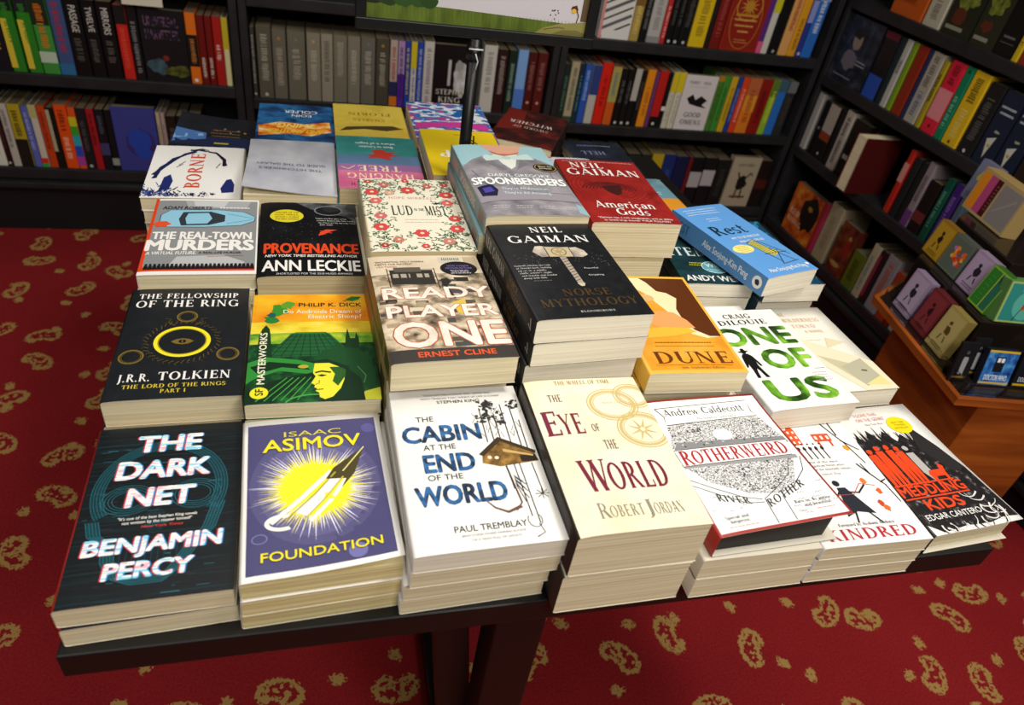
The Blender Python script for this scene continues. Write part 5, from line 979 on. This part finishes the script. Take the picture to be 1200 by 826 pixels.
A = Art(.1298, .203)
A.r(0, 0, 100, 100, NZ(['#8e1d1a', '#9a2420', '#7a1613'], (26, 26, 1), [.4, .55, .7], name='red_print'), 1)
for k in range(9): A.ring(44, 45, 12 + k * 5, 9 + k * 4.6, .7, '#6a1814', 1.6, 150 - k * 6, 400 + k * 5)
for k in range(7): A.ring(44, 50, 32 - k * 4, 18 - k * 2.4, 1.6, '#4a1a1a', 2.2, 180, 370)
A.p([(36, 46), (60, 43), (56, 56), (48, 60), (40, 54)], '#3c1818', 2.6); A.p([(66, 52), (80, 44), (90, 52), (74, 58)], '#8a1c18', 2)
A.small(4, 3, 92, 1, '#d8a090', rn, 3, 3, 1.6)
A.t('NEIL', 14, 15, 40, 9, W_, 's', 4); A.t('GAIMAN', 6, 27.5, 88, 10.5, W_, 's', 4)
A.t('American', 14, 79, 69, 9.5, W_, 's', 4, 0, .004); A.t('Gods', 34, 89, 37, 9, W_, 's', 4, 0, .004)
A.t('"Gaiman has a rich imagination, and an ability', 9, 94.6, 84, 2.2, W_, 'b', 4, 0, 0); A.t('to tackle large themes" PHILIP PULLMAN', 14, 98, 74, 2.0, W_, 'b', 4, 0, 0)
pile('thick red cover with white serif title', 'very thick red paperback with white serif title, right of the bow-tie book', (.7713, .4975), -.5, .1298, .203, .053, 3,
     '#8e1d1a', '#7c1815', '#7c1815', pages=PAGES, art=A, dip=.0015, shifts=[(-.010, .002, .3), (-.010, .003, 0)])

A = Art(.108, .196)
A.r(0, 0, 100, 100, NZ(['#0f2226', '#14353a', '#1d4a50'], (20, 50, 1), name='dark_teal_print'), 1)
A.t('ARTEMIS', -24, 60, 110, 12, '#d8e0e0', 's', 4); A.small(22, 70, 56, 2, '#c8c02c', rn, 3, 4, 1.8)
A.e(58, 76, 19, 15, '#5a9aa8', 4); A.ring(58, 76, 19, 15, 1.2, '#c8e0e4', 4.4); A.t('WIN', 46, 76, 24, 5, '#e8f0f0', 'b', 5); A.small(44, 79, 28, 2, '#d8e8e8', rn, 2.4, 5)
A.t('ANDY WEIR', 6, 95, 82, 7, W_, 'b', 4, 0, .03)
pile('dark teal white-lettered cover', 'dark teal paperback with white capitals and round pale sticker, partly under the sky-blue book', (.892, .458), -3, .108, .194, .0215, 4,
     '#122a2e', '#10181a', '#10181a', pages=PAGESW, art=A, dip=.0012)
A = Art(.112, .19)
A.r(0, 0, 100, 100, NZ(['#12405a', '#2a7a9c', '#8ac4dc'], (50, 50, 1), [.4, .54, .64], 4, True, name='blue_speckle_print'), 1); A.r(84, 0, 100, 100, '#14181c', 2)
pile('speckled blue cover', 'thick paperback with speckled blue cover, mostly hidden beneath the sky-blue book', (1.006, .4565), 2.5, .098, .19, .030, 3,
     '#1d4a66', '#14303f', '#14303f', pages=PAGESW, art=A, dip=.001, shifts=[(-.002, .006, .5)])
A = Art(.103, .2045)
SK = '#5f9cdc'
A.small(8, 5, 74, 3, '#dcecf8', rn, 3.4, 4, 1.4); A.small(30, 20, 30, 2, '#dcecf8', rn, 3, 4, 1.2)
A.t('Rest', 14, 44, 62, 13, '#14263c', 's', 4); A.t('WHY YOU GET MORE DONE', 28, 51, 56, 2.6, '#e8f2fa', 'b', 4); A.t('WHEN YOU WORK LESS', 34, 56.5, 48, 2.6, '#e8f2fa', 'b', 4)
A.e(24, 64, 18, 11, '#f0e488', 4); A.small(12, 60.5, 24, 4, '#a89a4a', rn, 2.2, 5, 1)
A.p([(44, 58), (60, 55), (66, 66), (78, 73), (60, 78), (50, 70)], '#e8dc5a', 4)
for i in range(4): A.ln([(47 + i * 4, 57.5 - i * .6), (53.5 + i * 4, 69 - i), (62.5 + i * 4.6, 77 - i * 1.2)], 1.9, '#1c2c3c', 4.4)
for q in ([(43, 57), (60, 86)], [(61, 54), (90, 78)], [(43, 57.6), (61, 54.6)], [(46, 74), (90, 74)], [(56, 88), (78, 70)], [(84, 86), (66, 68)], [(56, 88), (90, 86)]): A.ln(q, .9, '#1c2c3c', 4.6)
A.t('Alex Soojung-Kim Pang', 16, 95, 72, 4, '#f0f6fc', 'b', 4); A.blob(94, 92, 3, 3, '#f0f6fc', rn, 4, 8, .1)
S_ = Art(.2045, .03); S_.r(0, 0, 100, 100, '#4f86c0', .5); S_.t('REST', 8, 74, 14, 48, '#24486c', 's', 2); S_.t('Alex Soojung-Kim Pang', 38, 66, 46, 34, '#e0ecf8', 'b', 2); S_.e(93, 50, 4.2, 4.6, '#e8ecf0', 2); S_.blob(93, 50, 2, 2.4, '#1c2430', rn, 3, 9, .2)
root = pile('sky-blue book', 'sky-blue paperback with striped deckchair, lying askew across two piles at the right', (.9742, .449), 17, .103, .2045, .030, 1,
     SK, '#4f86c0', SK, pages=PAGESW, art=A, sart=S_, z0=.7925, dip=.002, tilt=(0, R(1.0)))

# ---- fourth row: these face the far side of the table, so they are upside down from here
A = Art(.1358, .1872)      # art drawn as seen by a reader on the far side
IN = '#1f2a6a'
A.small(30, 4, 60, 1, '#8a8a90', rn); IK = '#14182c'
# near edge of the cover as we see it is y = 0 here, and our left is x = 100
for i in range(90):
    x = 100 - abs(rn.gauss(0, 17)); y = abs(rn.gauss(0, 9)) + 2; A.ln([(x, y), (x + rn.uniform(-5, 5), y + rn.uniform(1, 7))], rn.uniform(1, 3), rn.choice([IN, '#2c3a80', '#182050', '#5a68a4']), 2.4, .4)
for i in range(40):
    x = rn.uniform(26, 80); y = rn.uniform(2, 8); A.ln([(x, y), (x + rn.uniform(-4, 4), y + rn.uniform(1, 5))], rn.uniform(1, 2.6), rn.choice(['#14182c', IN]), 2.4, .4)
A.p([(8, 12), (20, 10), (22, 18), (17, 34), (12, 36), (8, 26)], IN, 2.6); A.p([(74, 14), (84, 12), (82, 36), (76, 42), (72, 30)], IN, 2.6)
for q, w in (([(92, 40), (86, 56), (76, 72), (66, 84), (56, 88)], 6), ([(20, 62), (24, 74), (32, 86), (42, 90)], 7), ([(60, 90), (50, 93), (42, 90)], 5), ([(92, 34), (88, 46)], 4)):
    for d in range(4): A.ln([(a + rn.uniform(-2, 2), b + rn.uniform(-2, 2)) for a, b in q], w * rn.uniform(.3, .8), rn.choice(['#14182c', IN, '#1a2050']), 2.6 + d * .1, .5)
for q in ([(70, 60), (64, 68)], [(30, 56), (26, 66)], [(72, 56), (66, 62)]): A.ln(q, 1, '#2c2c3c', 3)
A.t('BORNE', 44, 18, 66, 15, '#d2502c', 's', 4, 0, .006, 90)
pile('white cover with navy brush strokes', 'white paperback with navy brush strokes and orange vertical title, fourth row far left', (.1799, .7284), 1.5, .1358, .1872, .0202, 3,
     '#efedea', '#e4e2de', '#e4e2de', pages=PAGES, art=A, flip=True, dip=.001)
A = Art(.131, .198)
A.r(0, 0, 100, 100, NZ(['#a0a2ae', '#b8bac4', '#cfd0d8'], (14, 10, 1), name='silver_print', rough=.3), 1)
A.t('THE HITCHHIKER\'S', 16, 44, 70, 4, '#5a5c70', 'b', 3); A.t('GUIDE TO THE GALAXY', 12, 53, 78, 4, '#5a5c70', 'b', 3); A.ring(50, 60, 9, 4, .8, '#d8d8e0', 3)
pile('silver cover', 'silver-grey paperback with small dark upside-down lettering and curling cover, fourth row', (.319, .688), .3, .131, .198, .030, 3,
     '#b4b6c0', '#a8a49c', '#a8a49c', pages=PAGES, art=A, flip=True, dip=.001, lift=lambda a, b: .022 * max(0, a - .15) ** 1.3 * max(0, .75 - b) ** 1.2)
A = Art(.129, .198)
A.r(0, 0, 100, 34, NZ(['#c05a84', '#d87a9c'], (20, 20, 1), name='pink_print'), 1); A.r(0, 32, 100, 56, '#9a6a9c', 1.3); A.r(0, 44, 100, 68, '#5a7a9c', 1.6); A.r(0, 62, 100, 100, NZ(['#2f7a78', '#3f9490'], (20, 20, 1), name='teal_print'), 2)
A.t('BEN AARONOVITCH', 14, 10, 72, 5, '#8a1c24', 's', 3); A.t('HANGING', 12, 27, 78, 9, '#f0d8b8', 's', 3); A.t('TREE', 26, 41, 50, 10, '#f0d8b8', 's', 3); A.ln([(80, 40), (88, 34), (96, 38)], 1.4, '#f0d8b8', 3)
A.blob(46, 62, 17, 12, '#c03a2c', rn, 4, 18, .45); A.t('Back to London', 30, 80, 42, 4, '#e0ece8', 'b', 3); A.t('where it all began', 26, 87, 50, 4, '#e0ece8', 'b', 3)
pile('teal and pink cover', 'teal-to-pink paperback with red splash and upside-down cream title, fourth row', (.4505, .6895), .2, .129, .198, .0258, 4,
     '#4a8a90', '#7a6a5a', '#7a6a5a', pages=PAGEST, art=A, flip=True, dip=.001)
A = Art(.128, .182)
A.t('THE', 60, 30, 18, 6, '#f0ead0', 's', 3); A.t('SHIP', 18, 52, 66, 15, '#f4f0e0', 's', 3, 0, .006); A.small(20, 12, 60, 1, '#a88a1c', rn); A.small(30, 88, 30, 1, '#6a5a1c', rn, 3, 3, 1.8)
for q in ([(36, 66), (30, 88)], [(30, 68), (40, 84)], [(36, 66), (42, 86)]): A.ln(q, 2, '#1c1a14', 3)
pile('yellow cover', 'bright yellow paperback with white upside-down letters, beside the sign post', (.5865, .697), .2, .128, .182, .0315, 4,
     '#e6c81c', '#c8aa1c', '#c8aa1c', pages=PAGES, art=A, flip=True, dip=.001, shifts=[(.002, .002, 0)])
A = Art(.135, .195)
A.r(0, 0, 100, 58, '#e0962a', 1); A.r(0, 58, 100, 80, '#6a98a8', 1); A.r(0, 80, 100, 100, NZ(['#4a7484', '#86aab4'], (20, 20, 1), name='sea_print'), 1); A.small(16, 66, 66, 2, '#d8e4e8', rn, 4, 3, 2)
pile('orange and sea-blue cover', 'paperback with orange and sea-blue bands, behind the thick red book at the right', (.940, .694), 4, .135, .195, .025, 2,
     '#6a98a8', '#5a3a1c', '#5a3a1c', art=A, flip=True)
A = Art(.128, .198); A.r(0, 0, 100, 100, NZ(['#a8b4c8', '#d8dce4', '#c04a4a'], (30, 40, 1), [.4, .55, .68], name='cloud_print'), 1); A.small(20, 20, 60, 2, '#7a2a2c', rn, 4, 3, 2)
pile('white and pale blue cover', 'white and pale blue paperback just peeping over the far edge of the thick red book', (.782, .712), .5, .128, .19, .026, 3,
     '#c8ccd4', '#8a2a28', '#8a8a8a', art=A, flip=True)
# ---- fifth row, at the far edge
A = Art(.131, .16)
A.r(0, 0, 100, 100, NZ(['#16171c', '#20232c'], (20, 20, 1), name='dusk_print'), 1); A.r(0, 18, 100, 42, '#20284a', 1.4); A.p([(58, 36), (98, 26), (99, 60), (60, 52)], '#4a74b0', 2); A.p([(62, 44), (98, 34), (98, 44), (64, 50)], '#8ab0d8', 2.4)
for i in range(5): A.blob(12 + i * 9, 60 + rn.uniform(-6, 6), 2, 2, '#a8743c', rn, 2.6, 8, .4)
A.small(16, 44, 40, 3, '#7a5a3a', rn, 8, 3, 4); A.r(28, 24, 46, 28, '#b0a83a', 2.6); A.small(50, 12, 40, 1, '#a8b0b8', rn, 8, 3, 3)
pile('dark dusk cover', 'dark navy paperback with pale blue glow, cover corner curling up, far left corner of table', (.176, .925), -3, .131, .158, .022, 2,
     '#17181d', '#14151a', '#14151a', pages=PAGESW, art=A, flip=True, lift=lambda a, b: .020 * max(0, a - .2) ** 2 * max(0, b - .2) ** 1.2)
A = Art(.131, .19)
A.r(0, 0, 100, 100, NZ(['#13284c', '#1c4a7c', '#2a6aa0', '#0f1c34'], (18, 26, 1), [.34, .46, .56, .68], name='blue_space_print'), 1)
FI = NZ(['#a8321c', '#e0701c', '#f0a83a', '#f4e0b0'], (40, 50, 1), [.34, .44, .54, .66], 4, name='fire_print')
A.p([(4, 34), (30, 22), (60, 26), (96, 20), (98, 44), (70, 54), (40, 50), (6, 58)], FI, 2); A.t('AND ANOTHER', 14, 36, 70, 8, '#f4c43a', 'b', 3, .2, .05); A.t('THING', 24, 50, 48, 9, '#f4d870', 'b', 3, .2, .05)
A.t('EOIN', 30, 74, 26, 6, '#d8e0ec', 'b', 3); A.t('COLFER', 22, 84, 44, 7, '#d8e0ec', 'b', 3)
pile('blue and flame-orange cover', 'blue paperback with flame-orange upside-down title, far edge of table behind the silver book', (.321, .897), .3, .131, .19, .026, 3,
     '#1c3a66', '#3a2a1c', '#1c3a66', art=A, flip=True)
A = Art(.129, .19)
A.r(0, 0, 100, 100, NZ(['#c0a83a', '#d0b84a', '#c8a834'], (16, 16, 1), name='ochre_print'), 1); A.p([(6, 40), (30, 33), (60, 36), (94, 30), (84, 40), (50, 44), (20, 46)], '#4a3a1c', 2); A.t('CHARLES', 30, 62, 44, 6, '#8a7424', 's', 3); A.t('FLORIN', 20, 78, 60, 7, '#8a7424', 's', 3)
pile('ochre cover', 'ochre paperback with dark feather shape, behind the teal and pink book', (.4505, .8975), .4, .129, .19, .0215, 4,
     '#c8ae3c', '#a8904a', '#a8904a', pages=PAGEST, art=A, flip=True)
A = Art(.15, .19)
A.r(0, 0, 100, 100, NZ(['#1f5a9c', '#d8dce0', '#2a6ab0', '#b03a80', '#e8e8ea'], (18, 40, 1), [.32, .42, .5, .58, .66], 3, True, name='swirl_print'), 1); A.p([(4, 30), (60, 36), (96, 28), (92, 44), (40, 50), (6, 44)], '#c03a90', 2); A.t('GREY', 20, 24, 66, 13, '#e8e8ec', 'b', 3, 0, .05)
pile('blue, white and magenta cover', 'blue and white swirled paperback with magenta streak, far edge of table behind the sign post', (.603, .889), .3, .146, .19, .034, 3,
     '#2a5a94', '#a89a7c', '#2a5a94', pages=PAGES, art=A, flip=True)
A = Art(.128, .19)
A.r(0, 0, 100, 100, NZ(['#1a0f0e', '#3a1512', '#6a1c16'], (24, 30, 1), name='dark_red_print'), 1); A.p([(60, 40), (98, 30), (98, 90), (70, 96)], '#6a1c14', 1.4); A.t('WITCHER', 16, 64, 70, 8, '#c8bcb4', 's', 3); A.t('SWORD OF', 20, 50, 56, 6, '#a89a92', 's', 3)
pile('dark red and black cover', 'dark red and black paperback with pale title, right of the sign post', (.715, .930), -26, .128, .19, .026, 3,
     '#241110', '#1c0f0e', '#1c0f0e', art=A, flip=True)
A = Art(.128, .19)
A.r(0, 0, 100, 100, NZ(['#10131c', '#1c2230', '#2a3040'], (20, 20, 1), name='navy_print'), 1); A.small(10, 10, 60, 4, '#c8ccd4', rn, 8, 3, 5); A.t('HELL', 40, 70, 40, 9, '#7a84a8', 's', 3); A.small(20, 84, 60, 1, '#7a84a8', rn, 4, 3, 3)
pile('navy cover with white lettering', 'navy paperback with white upside-down lettering, far right corner of table', (.915, .902), 1, .128, .185, .020, 2,
     '#141824', '#10131c', '#10131c', art=A, flip=True)

# ================================================================ sign on a post
sg = empty('sign_stand', (.499, .6845, ZT), 0); tag(sg, 'black-framed landscape poster on a slim black post, standing among the piles of books', 'sign')
BM = M('#0a0a0b', .4); tl = R(0)
mb = MB(); mb.box((-.035, -.0055, 0), (.035, .0055, .012), BM, .002); mb.build('base', sg)
mb = MB(); mb.tube([(0, 0, .011), (-.001, 0, .3268)], .0085, BM, 14); mb.build('post', sg)
mb = MB(); mb.tube([(-.001, 0, .300), (-.001, 0, .318)], .0105, BM, 14); mb.tube([(-.010, -.009, .315), (-.001, -.0118, .3155), (.009, -.009, .315)], .0012, '#c8c8c8', 6); mb.tube([(-.001, -.0113, .310), (.003, -.0113, .300), (.001, -.0113, .290)], .001, '#b8b8b8', 6); mb.build('clamp', sg)
fx0, fx1, fz0, fz1 = -.157, .161, .327, .565
mb = MB(); w_ = .014
mb.box((fx0, -.006, fz0), (fx1, .006, fz0 + w_), BM, .0015); mb.box((fx0, -.006, fz1 - w_), (fx1, .006, fz1), BM, .0015)
mb.box((fx0, -.006, fz0 + w_), (fx0 + w_, .006, fz1 - w_), BM, .0015); mb.box((fx1 - w_, -.006, fz0 + w_), (fx1, .006, fz1 - w_), BM, .0015); mb.box((fx0 + .004, .002, fz0 + .004), (fx1 - .004, .0055, fz1 - .004), BM)
mb.build('frame', sg)
pw, ph = fx1 - fx0 - 2 * w_, fz1 - fz0 - 2 * w_
A = Art(pw, ph); A.r(0, 0, 100, 100, '#c4c0c6', 0)
A.p([(0, 90), (40, 91), (100, 93.5), (100, 100), (0, 100)], NZ(['#3f4c18', '#56681f', '#64762a'], (60, 1, 14), name='grass_print'), 1)
for i in range(60): A.ln([(i * 1.7, 91.5), (i * 1.7 + .4, 98)], .12, '#3f4e18', 1.3)
for x, y, r, c in ((3, 85, 7, '#1a2412'), (9, 85.5, 7, '#22351a'), (16, 86, 6.5, '#2a4a1c'), (22, 86, 6, '#2a4a1c'), (27, 88, 4.4, '#24401a'), (1, 76, 6, '#1a2412')): A.blob(x, y, r * .9, r * .72, c, rn, 2, 22, .1)
A.p([(76, 100), (80, 96.5), (87, 93.5), (93, 92.5), (100, 91), (100, 100)], '#8a8448', 2.4); A.p([(84, 100), (89, 97), (96, 96.5), (100, 98), (100, 100)], '#6e6838', 2.8); A.ln([(80, 97.6), (87, 95.6), (90, 96)], .4, '#5a5630', 3); A.r(97, 60, 100, 91, '#5a4a30', 1.6)
A.ln([(95.2, 92), (95.8, 88), (94.6, 85)], .5, '#4a3018', 3); A.blob(93.6, 84, 1.6, 1.5, '#4a2a18', rn, 3.4, 10, .2); A.e(93.2, 85.2, 1.2, 1, '#d8a83a', 3.8, 10)
for i in range(8): A.e(rn.uniform(82, 87), rn.uniform(85, 91), .35, .35, '#3a3a3a', 2, 6)
mb = MB(); mb.box((fx0 + w_ - .001, -.0005, fz0 + w_ - .001), (fx1 - w_ + .001, .0018, fz1 - w_ + .001), '#c4c0c6')
art_mesh(mb, A, pw, ph, lambda a, b, L: Vector((a + (fx0 + fx1) / 2, -.0006 - .00012 * L, b + (fz0 + fz1) / 2))); mb.build('poster', sg)

# ================================================================ wooden display stand with stepped trays
WD = NZ(['#7c3c14', '#9c501c', '#b46222'], (3, 3, 26), detail=5, rough=.35, name='orange_varnished_wood', dist=.6)
K = 1.119                                   # the stand stands a little further off and is a little larger
def Z(z): return 1.2732 - (1.2732 - z) * K
SO = (.2980 + (1.341 - .2980) * K, -.2924 + (.414 + .2924) * K, 0)
def kp(pts): return [(a * K, b * K) for a, b in pts]
st = empty('display_stand', SO, R(-9.5)); tag(st, 'orange-brown wooden display stand with tray top, between table and right bookcase', 'display stand')
mb = MB(); mb.prism(kp([(.062, .012), (.245, .012), (.245, .30), (.062, .30)]), 0, Z(.5695), WD, None, .003); mb.build('pedestal', st)
OUT = [(0, 0), (.40, 0), (.40, .44), (.15, .44), (0, .32)]
mb = MB(); mb.prism(kp(OUT), Z(.57), Z(.588), WD, None, .002); mb.build('tray_board', st)
AC = bpy.data.materials.new('smoked_acrylic'); AC.use_nodes = True; b_ = AC.node_tree.nodes['Principled BSDF']
b_.inputs['Base Color'].default_value = rgb('#1f1815'); b_.inputs['Roughness'].default_value = .14; b_.inputs['Specular IOR Level'].default_value = .6
CL = bpy.data.materials.new('clear_acrylic'); CL.use_nodes = True; b_ = CL.node_tree.nodes['Principled BSDF']
b_.inputs['Base Color'].default_value = (.9, .9, .9, 1); b_.inputs['Roughness'].default_value = .04; b_.inputs['Transmission Weight'].default_value = 1; b_.inputs['IOR'].default_value = 1.1
def acr(name, z, label, pts, h, m, bev=.0):
    o = empty(name, (SO[0], SO[1], z), R(-9.5)); tag(o, label, 'display riser' if 'step' in label else 'acrylic sheet'); o.name = name
    mb = MB(); mb.prism(kp(pts), 0, h, m, None, bev); mb.build('panel', o)
def zz(z): return Z(z) - Z(.588)
b0 = Z(.588) + .0003; b1 = Z(.5888) + .0005; b2 = Z(.680) + .0005
acr('acrylic_sheet', b0, 'dark acrylic sheet lining the wooden tray of the display stand', [(.008, .008), (.392, .008), (.392, .43), (.154, .43), (.008, .312)], b1 - b0 - .0002, AC)
acr('acrylic_riser', b1, 'lower step of the dark acrylic riser on the wooden stand', [(.058, .105), (.385, .105), (.385, .42), (.16, .42), (.058, .335)], b2 - b1 - .0002, AC, .003)
acr('acrylic_riser', b2, 'upper step of the dark acrylic riser on the wooden stand', [(.125, .19), (.38, .19), (.38, .415), (.18, .415), (.125, .37)], Z(.755) - b2, AC, .003)
acr('acrylic_strip', b1, 'clear acrylic strip standing along the left edge of the wooden tray', [(.009, .014), (.012, .014), (.012, .305), (.009, .305)], .026, CL)
acr('acrylic_strip', b1, 'clear acrylic strip standing along the front edge of the wooden tray', [(.0125, .0095), (.385, .0095), (.385, .0125), (.0125, .0125)], .026, CL)

SM = Matrix.Translation(SO) @ Matrix.Rotation(R(-9.5), 4, 'Z')
def mini(name, label, cat, a, b, z, w, h, t, face, edge, draw, group, side, lean=8):
    """small boxed book: side 'L' faces the left of the stand, 'F' the front"""
    a, b, w, h, t = a * K, b * K, w * K, h * K, t * K; z = Z(z) + .001
    mb = MB(); mb.box((-w / 2, 0, 0), (w / 2, t, h), edge, .0012)
    A = Art(w - .003, h - .003); A.r(0, 0, 100, 100, face, 0); draw(A)
    art_mesh(mb, A, w - .003, h - .003, lambda x, y, L: Vector((x, -.00015 - .00012 * L, h / 2 + y)))
    o = mb.build(name); p = SM @ Vector((a, b, z))
    o.location = p
    o.rotation_euler = (Matrix.Rotation(R(-9.5) + (R(-90) if side == 'L' else 0), 4, 'Z') @ Matrix.Rotation(R(-lean), 4, 'X')).to_euler()
    return tag(o, label, cat, group)
def fig(c, bg=None):
    def d(A):
        A.r(6, 5, 94, 95, bg, .6) if bg else None; A.blob(52, 46, 13, 18, c, rn, 2, 10, .3); A.blob(48, 28, 8, 8, c, rn, 2, 9, .2); A.ln([(40, 60), (34, 76)], 5, c, 2); A.ln([(60, 60), (66, 74)], 5, c, 2); A.small(20, 84, 60, 2, c, rn, 6, 2, 4)
    return d
G1 = 'little books on the lower step'; G2 = 'little books on the upper step'
mini('gift_book', 'pale lilac little book with dark figure, nearest the bookcase on the lower step', 'book', .024, .262, .5895, .058, .085, .018, '#a895b0', '#8a7894', fig('#2a2430', '#b4a2bc'), G1, 'L')
mini('gift_book', 'dull red little book, middle of three on the lower step', 'book', .024, .196, .5895, .054, .085, .018, '#7a2a30', '#5a1c20', fig('#3a1418', '#86343a'), G1, 'L')
mini('gift_book', 'pale yellow little book with dark oval figure on the lower step', 'book', .024, .136, .5895, .056, .085, .018, '#b4a060', '#8a7840', fig('#5a4a24', '#bcaa6c'), G1, 'L')
mini('gift_book', 'mustard little book with black figure, at the far end of the upper step', 'book', .078, .333, .681, .056, .072, .018, '#a8801c', '#7a5a14', fig('#2a1c0c', '#b48c24'), G2, 'L')
def flow(A):
    A.r(5, 5, 95, 95, '#5a6458', .6)
    for i in range(22): A.blob(rn.uniform(25, 85), rn.uniform(25, 70), 8, 7, rn.choice(['#e0641c', '#d8381c', '#e8b42c', '#c86ab0', '#e8882c']), rn, 2 + i * .03, 9, .2)
mini('gift_book', 'grey little book with orange and yellow flowers on the upper step', 'book', .078, .273, .681, .062, .072, .018, '#6a7064', '#4a5048', flow, G2, 'L')
mini('gift_book', 'lilac little book with dark figure, nearest the viewer on the upper step', 'book', .078, .207, .681, .058, .074, .018, '#a890b0', '#8a7894', fig('#2a2430', '#b29cba'), G2, 'L')
def bands(A):
    A.r(3, 6, 20, 94, '#e08a1c', 1); A.r(20, 6, 36, 94, '#b8487c', 1); A.r(36, 6, 48, 94, '#4a1418', 1); A.small(40, 20, 6, 8, '#8a5a4a', rn, 8, 2, 4); A.r(52, 8, 97, 94, '#8a8280', 1); A.ln([(58, 70), (90, 24)], 3, '#9a9290', 2)
mini('boxed_set', 'open cream box of orange, pink and grey booklets on the top step', 'box', .165, .36, .7555, .135, .088, .035, '#b09a6c', '#a88c58', bands, None, 'L', 5)
def dots(A):
    A.blob(48, 36, 26, 22, '#c8c8cc', rn, 1); A.blob(34, 40, 14, 14, '#d8c03a', rn, 2); A.blob(62, 44, 14, 16, '#e0e0e0', rn, 2); A.blob(50, 66, 16, 8, '#b84a3a', rn, 2); A.small(10, 82, 70, 2, '#5a5a70', rn, 6, 3, 4)
mini('gift_book', 'white and blue little card box with yellow shape behind the open box', 'box', .195, .452, .7555, .062, .085, .016, '#7a80a0', '#6a6c84', dots, None, 'L', 5)
def feather(A):
    A.r(4, 4, 96, 96, '#2f8a84', 1); A.e(55, 55, 30, 34, '#58b0a0', 1.4); A.p([(44, 70), (50, 40), (58, 30), (60, 46), (54, 66)], '#c8501c', 3); A.ln([(36, 96), (60, 24)], 1.6, '#1c2a2c', 3.6); A.small(30, 12, 44, 2, '#b8d8c8', rn, 7, 2, 4); A.ln([(72, 90), (88, 30)], 1, '#1f4a4a', 2)
def leaf(A): A.r(4, 4, 60, 96, '#2f7a2a', 1); A.r(60, 4, 96, 96, '#2a6a54', 1); A.ln([(58, 4), (58, 96)], 4, '#b8c83a', 2); A.small(16, 20, 30, 6, '#4a9a3a', rn, 12, 2, 4)
mini('gift_book', 'turquoise boxed book with orange feather at the front of the display', 'book', .118, .105, .681, .086, .078, .022, '#a8bc6a', '#5a8a4a', feather, None, 'F', 10)
mini('gift_book', 'green boxed book with yellow-green edging, left of the turquoise feather book', 'book', .066, .150, .681, .05, .078, .018, '#8ab43a', '#3a6a24', leaf, None, 'L', 10)
def bluec(A):
    A.r(0, 0, 100, 100, NZ(['#12306a', '#2a6ab8', '#5aa0d8'], (60, 60, 60), name='blue_glow_print'), .4); A.r(30, 18, 62, 62, '#141822', 1.4)
    for x in (36, 49): A.r(x, 22, x + 10, 34, '#e8ecf0', 2)
    A.r(0, 0, 100, 6, '#d8b41c', 2); A.r(0, 92, 100, 97, '#d8b41c', 2); A.t('DOCTOR WHO', 12, 86, 76, 15, '#e8ecf0', 'b', 3)
mini('card_pack', 'blue card pack with dark box shape and yellow edge, front of tray', 'card pack', .085, .040, .5895, .060, .068, .012, '#1c3a70', '#141a28', bluec, 'card packs at the front of the tray', 'F', 14)
def darkc(A): A.r(0, 0, 100, 100, '#14161f', .4); A.blob(54, 36, 16, 16, '#3a3e54', rn, 1.4); A.r(0, 0, 100, 5, '#a8901c', 2); A.r(0, 90, 100, 96, '#c8a81c', 2); A.t('DOCTOR WHO', 12, 84, 76, 14, '#c8ccd4', 'b', 3)
mini('card_pack', 'dark card pack with yellow edge, right of the blue one', 'card pack', .152, .040, .5895, .060, .066, .012, '#14161f', '#101218', darkc, 'card packs at the front of the tray', 'F', 14)
def tagc(A): A.r(0, 0, 100, 100, '#16151a', .4); A.ring(50, 24, 8, 8, 2, '#8a8a8c', 2); A.p([(38, 36), (62, 36), (66, 44), (64, 82), (36, 82), (34, 44)], '#98989c', 2); A.r(10, 88, 90, 93, '#8a6a2a', 2)
mini('keyring_card', 'black card holding a silver dog-tag keyring, left of two beside the blue pack', 'keyring', .020, .045, .5895, .034, .074, .006, '#16151a', '#121116', tagc, 'keyring cards', 'F', 12)
mini('keyring_card', 'black card holding a silver dog-tag keyring, right of two beside the blue pack', 'keyring', .0545, .062, .5895, .032, .074, .006, '#16151a', '#121116', tagc, 'keyring cards', 'F', 12)
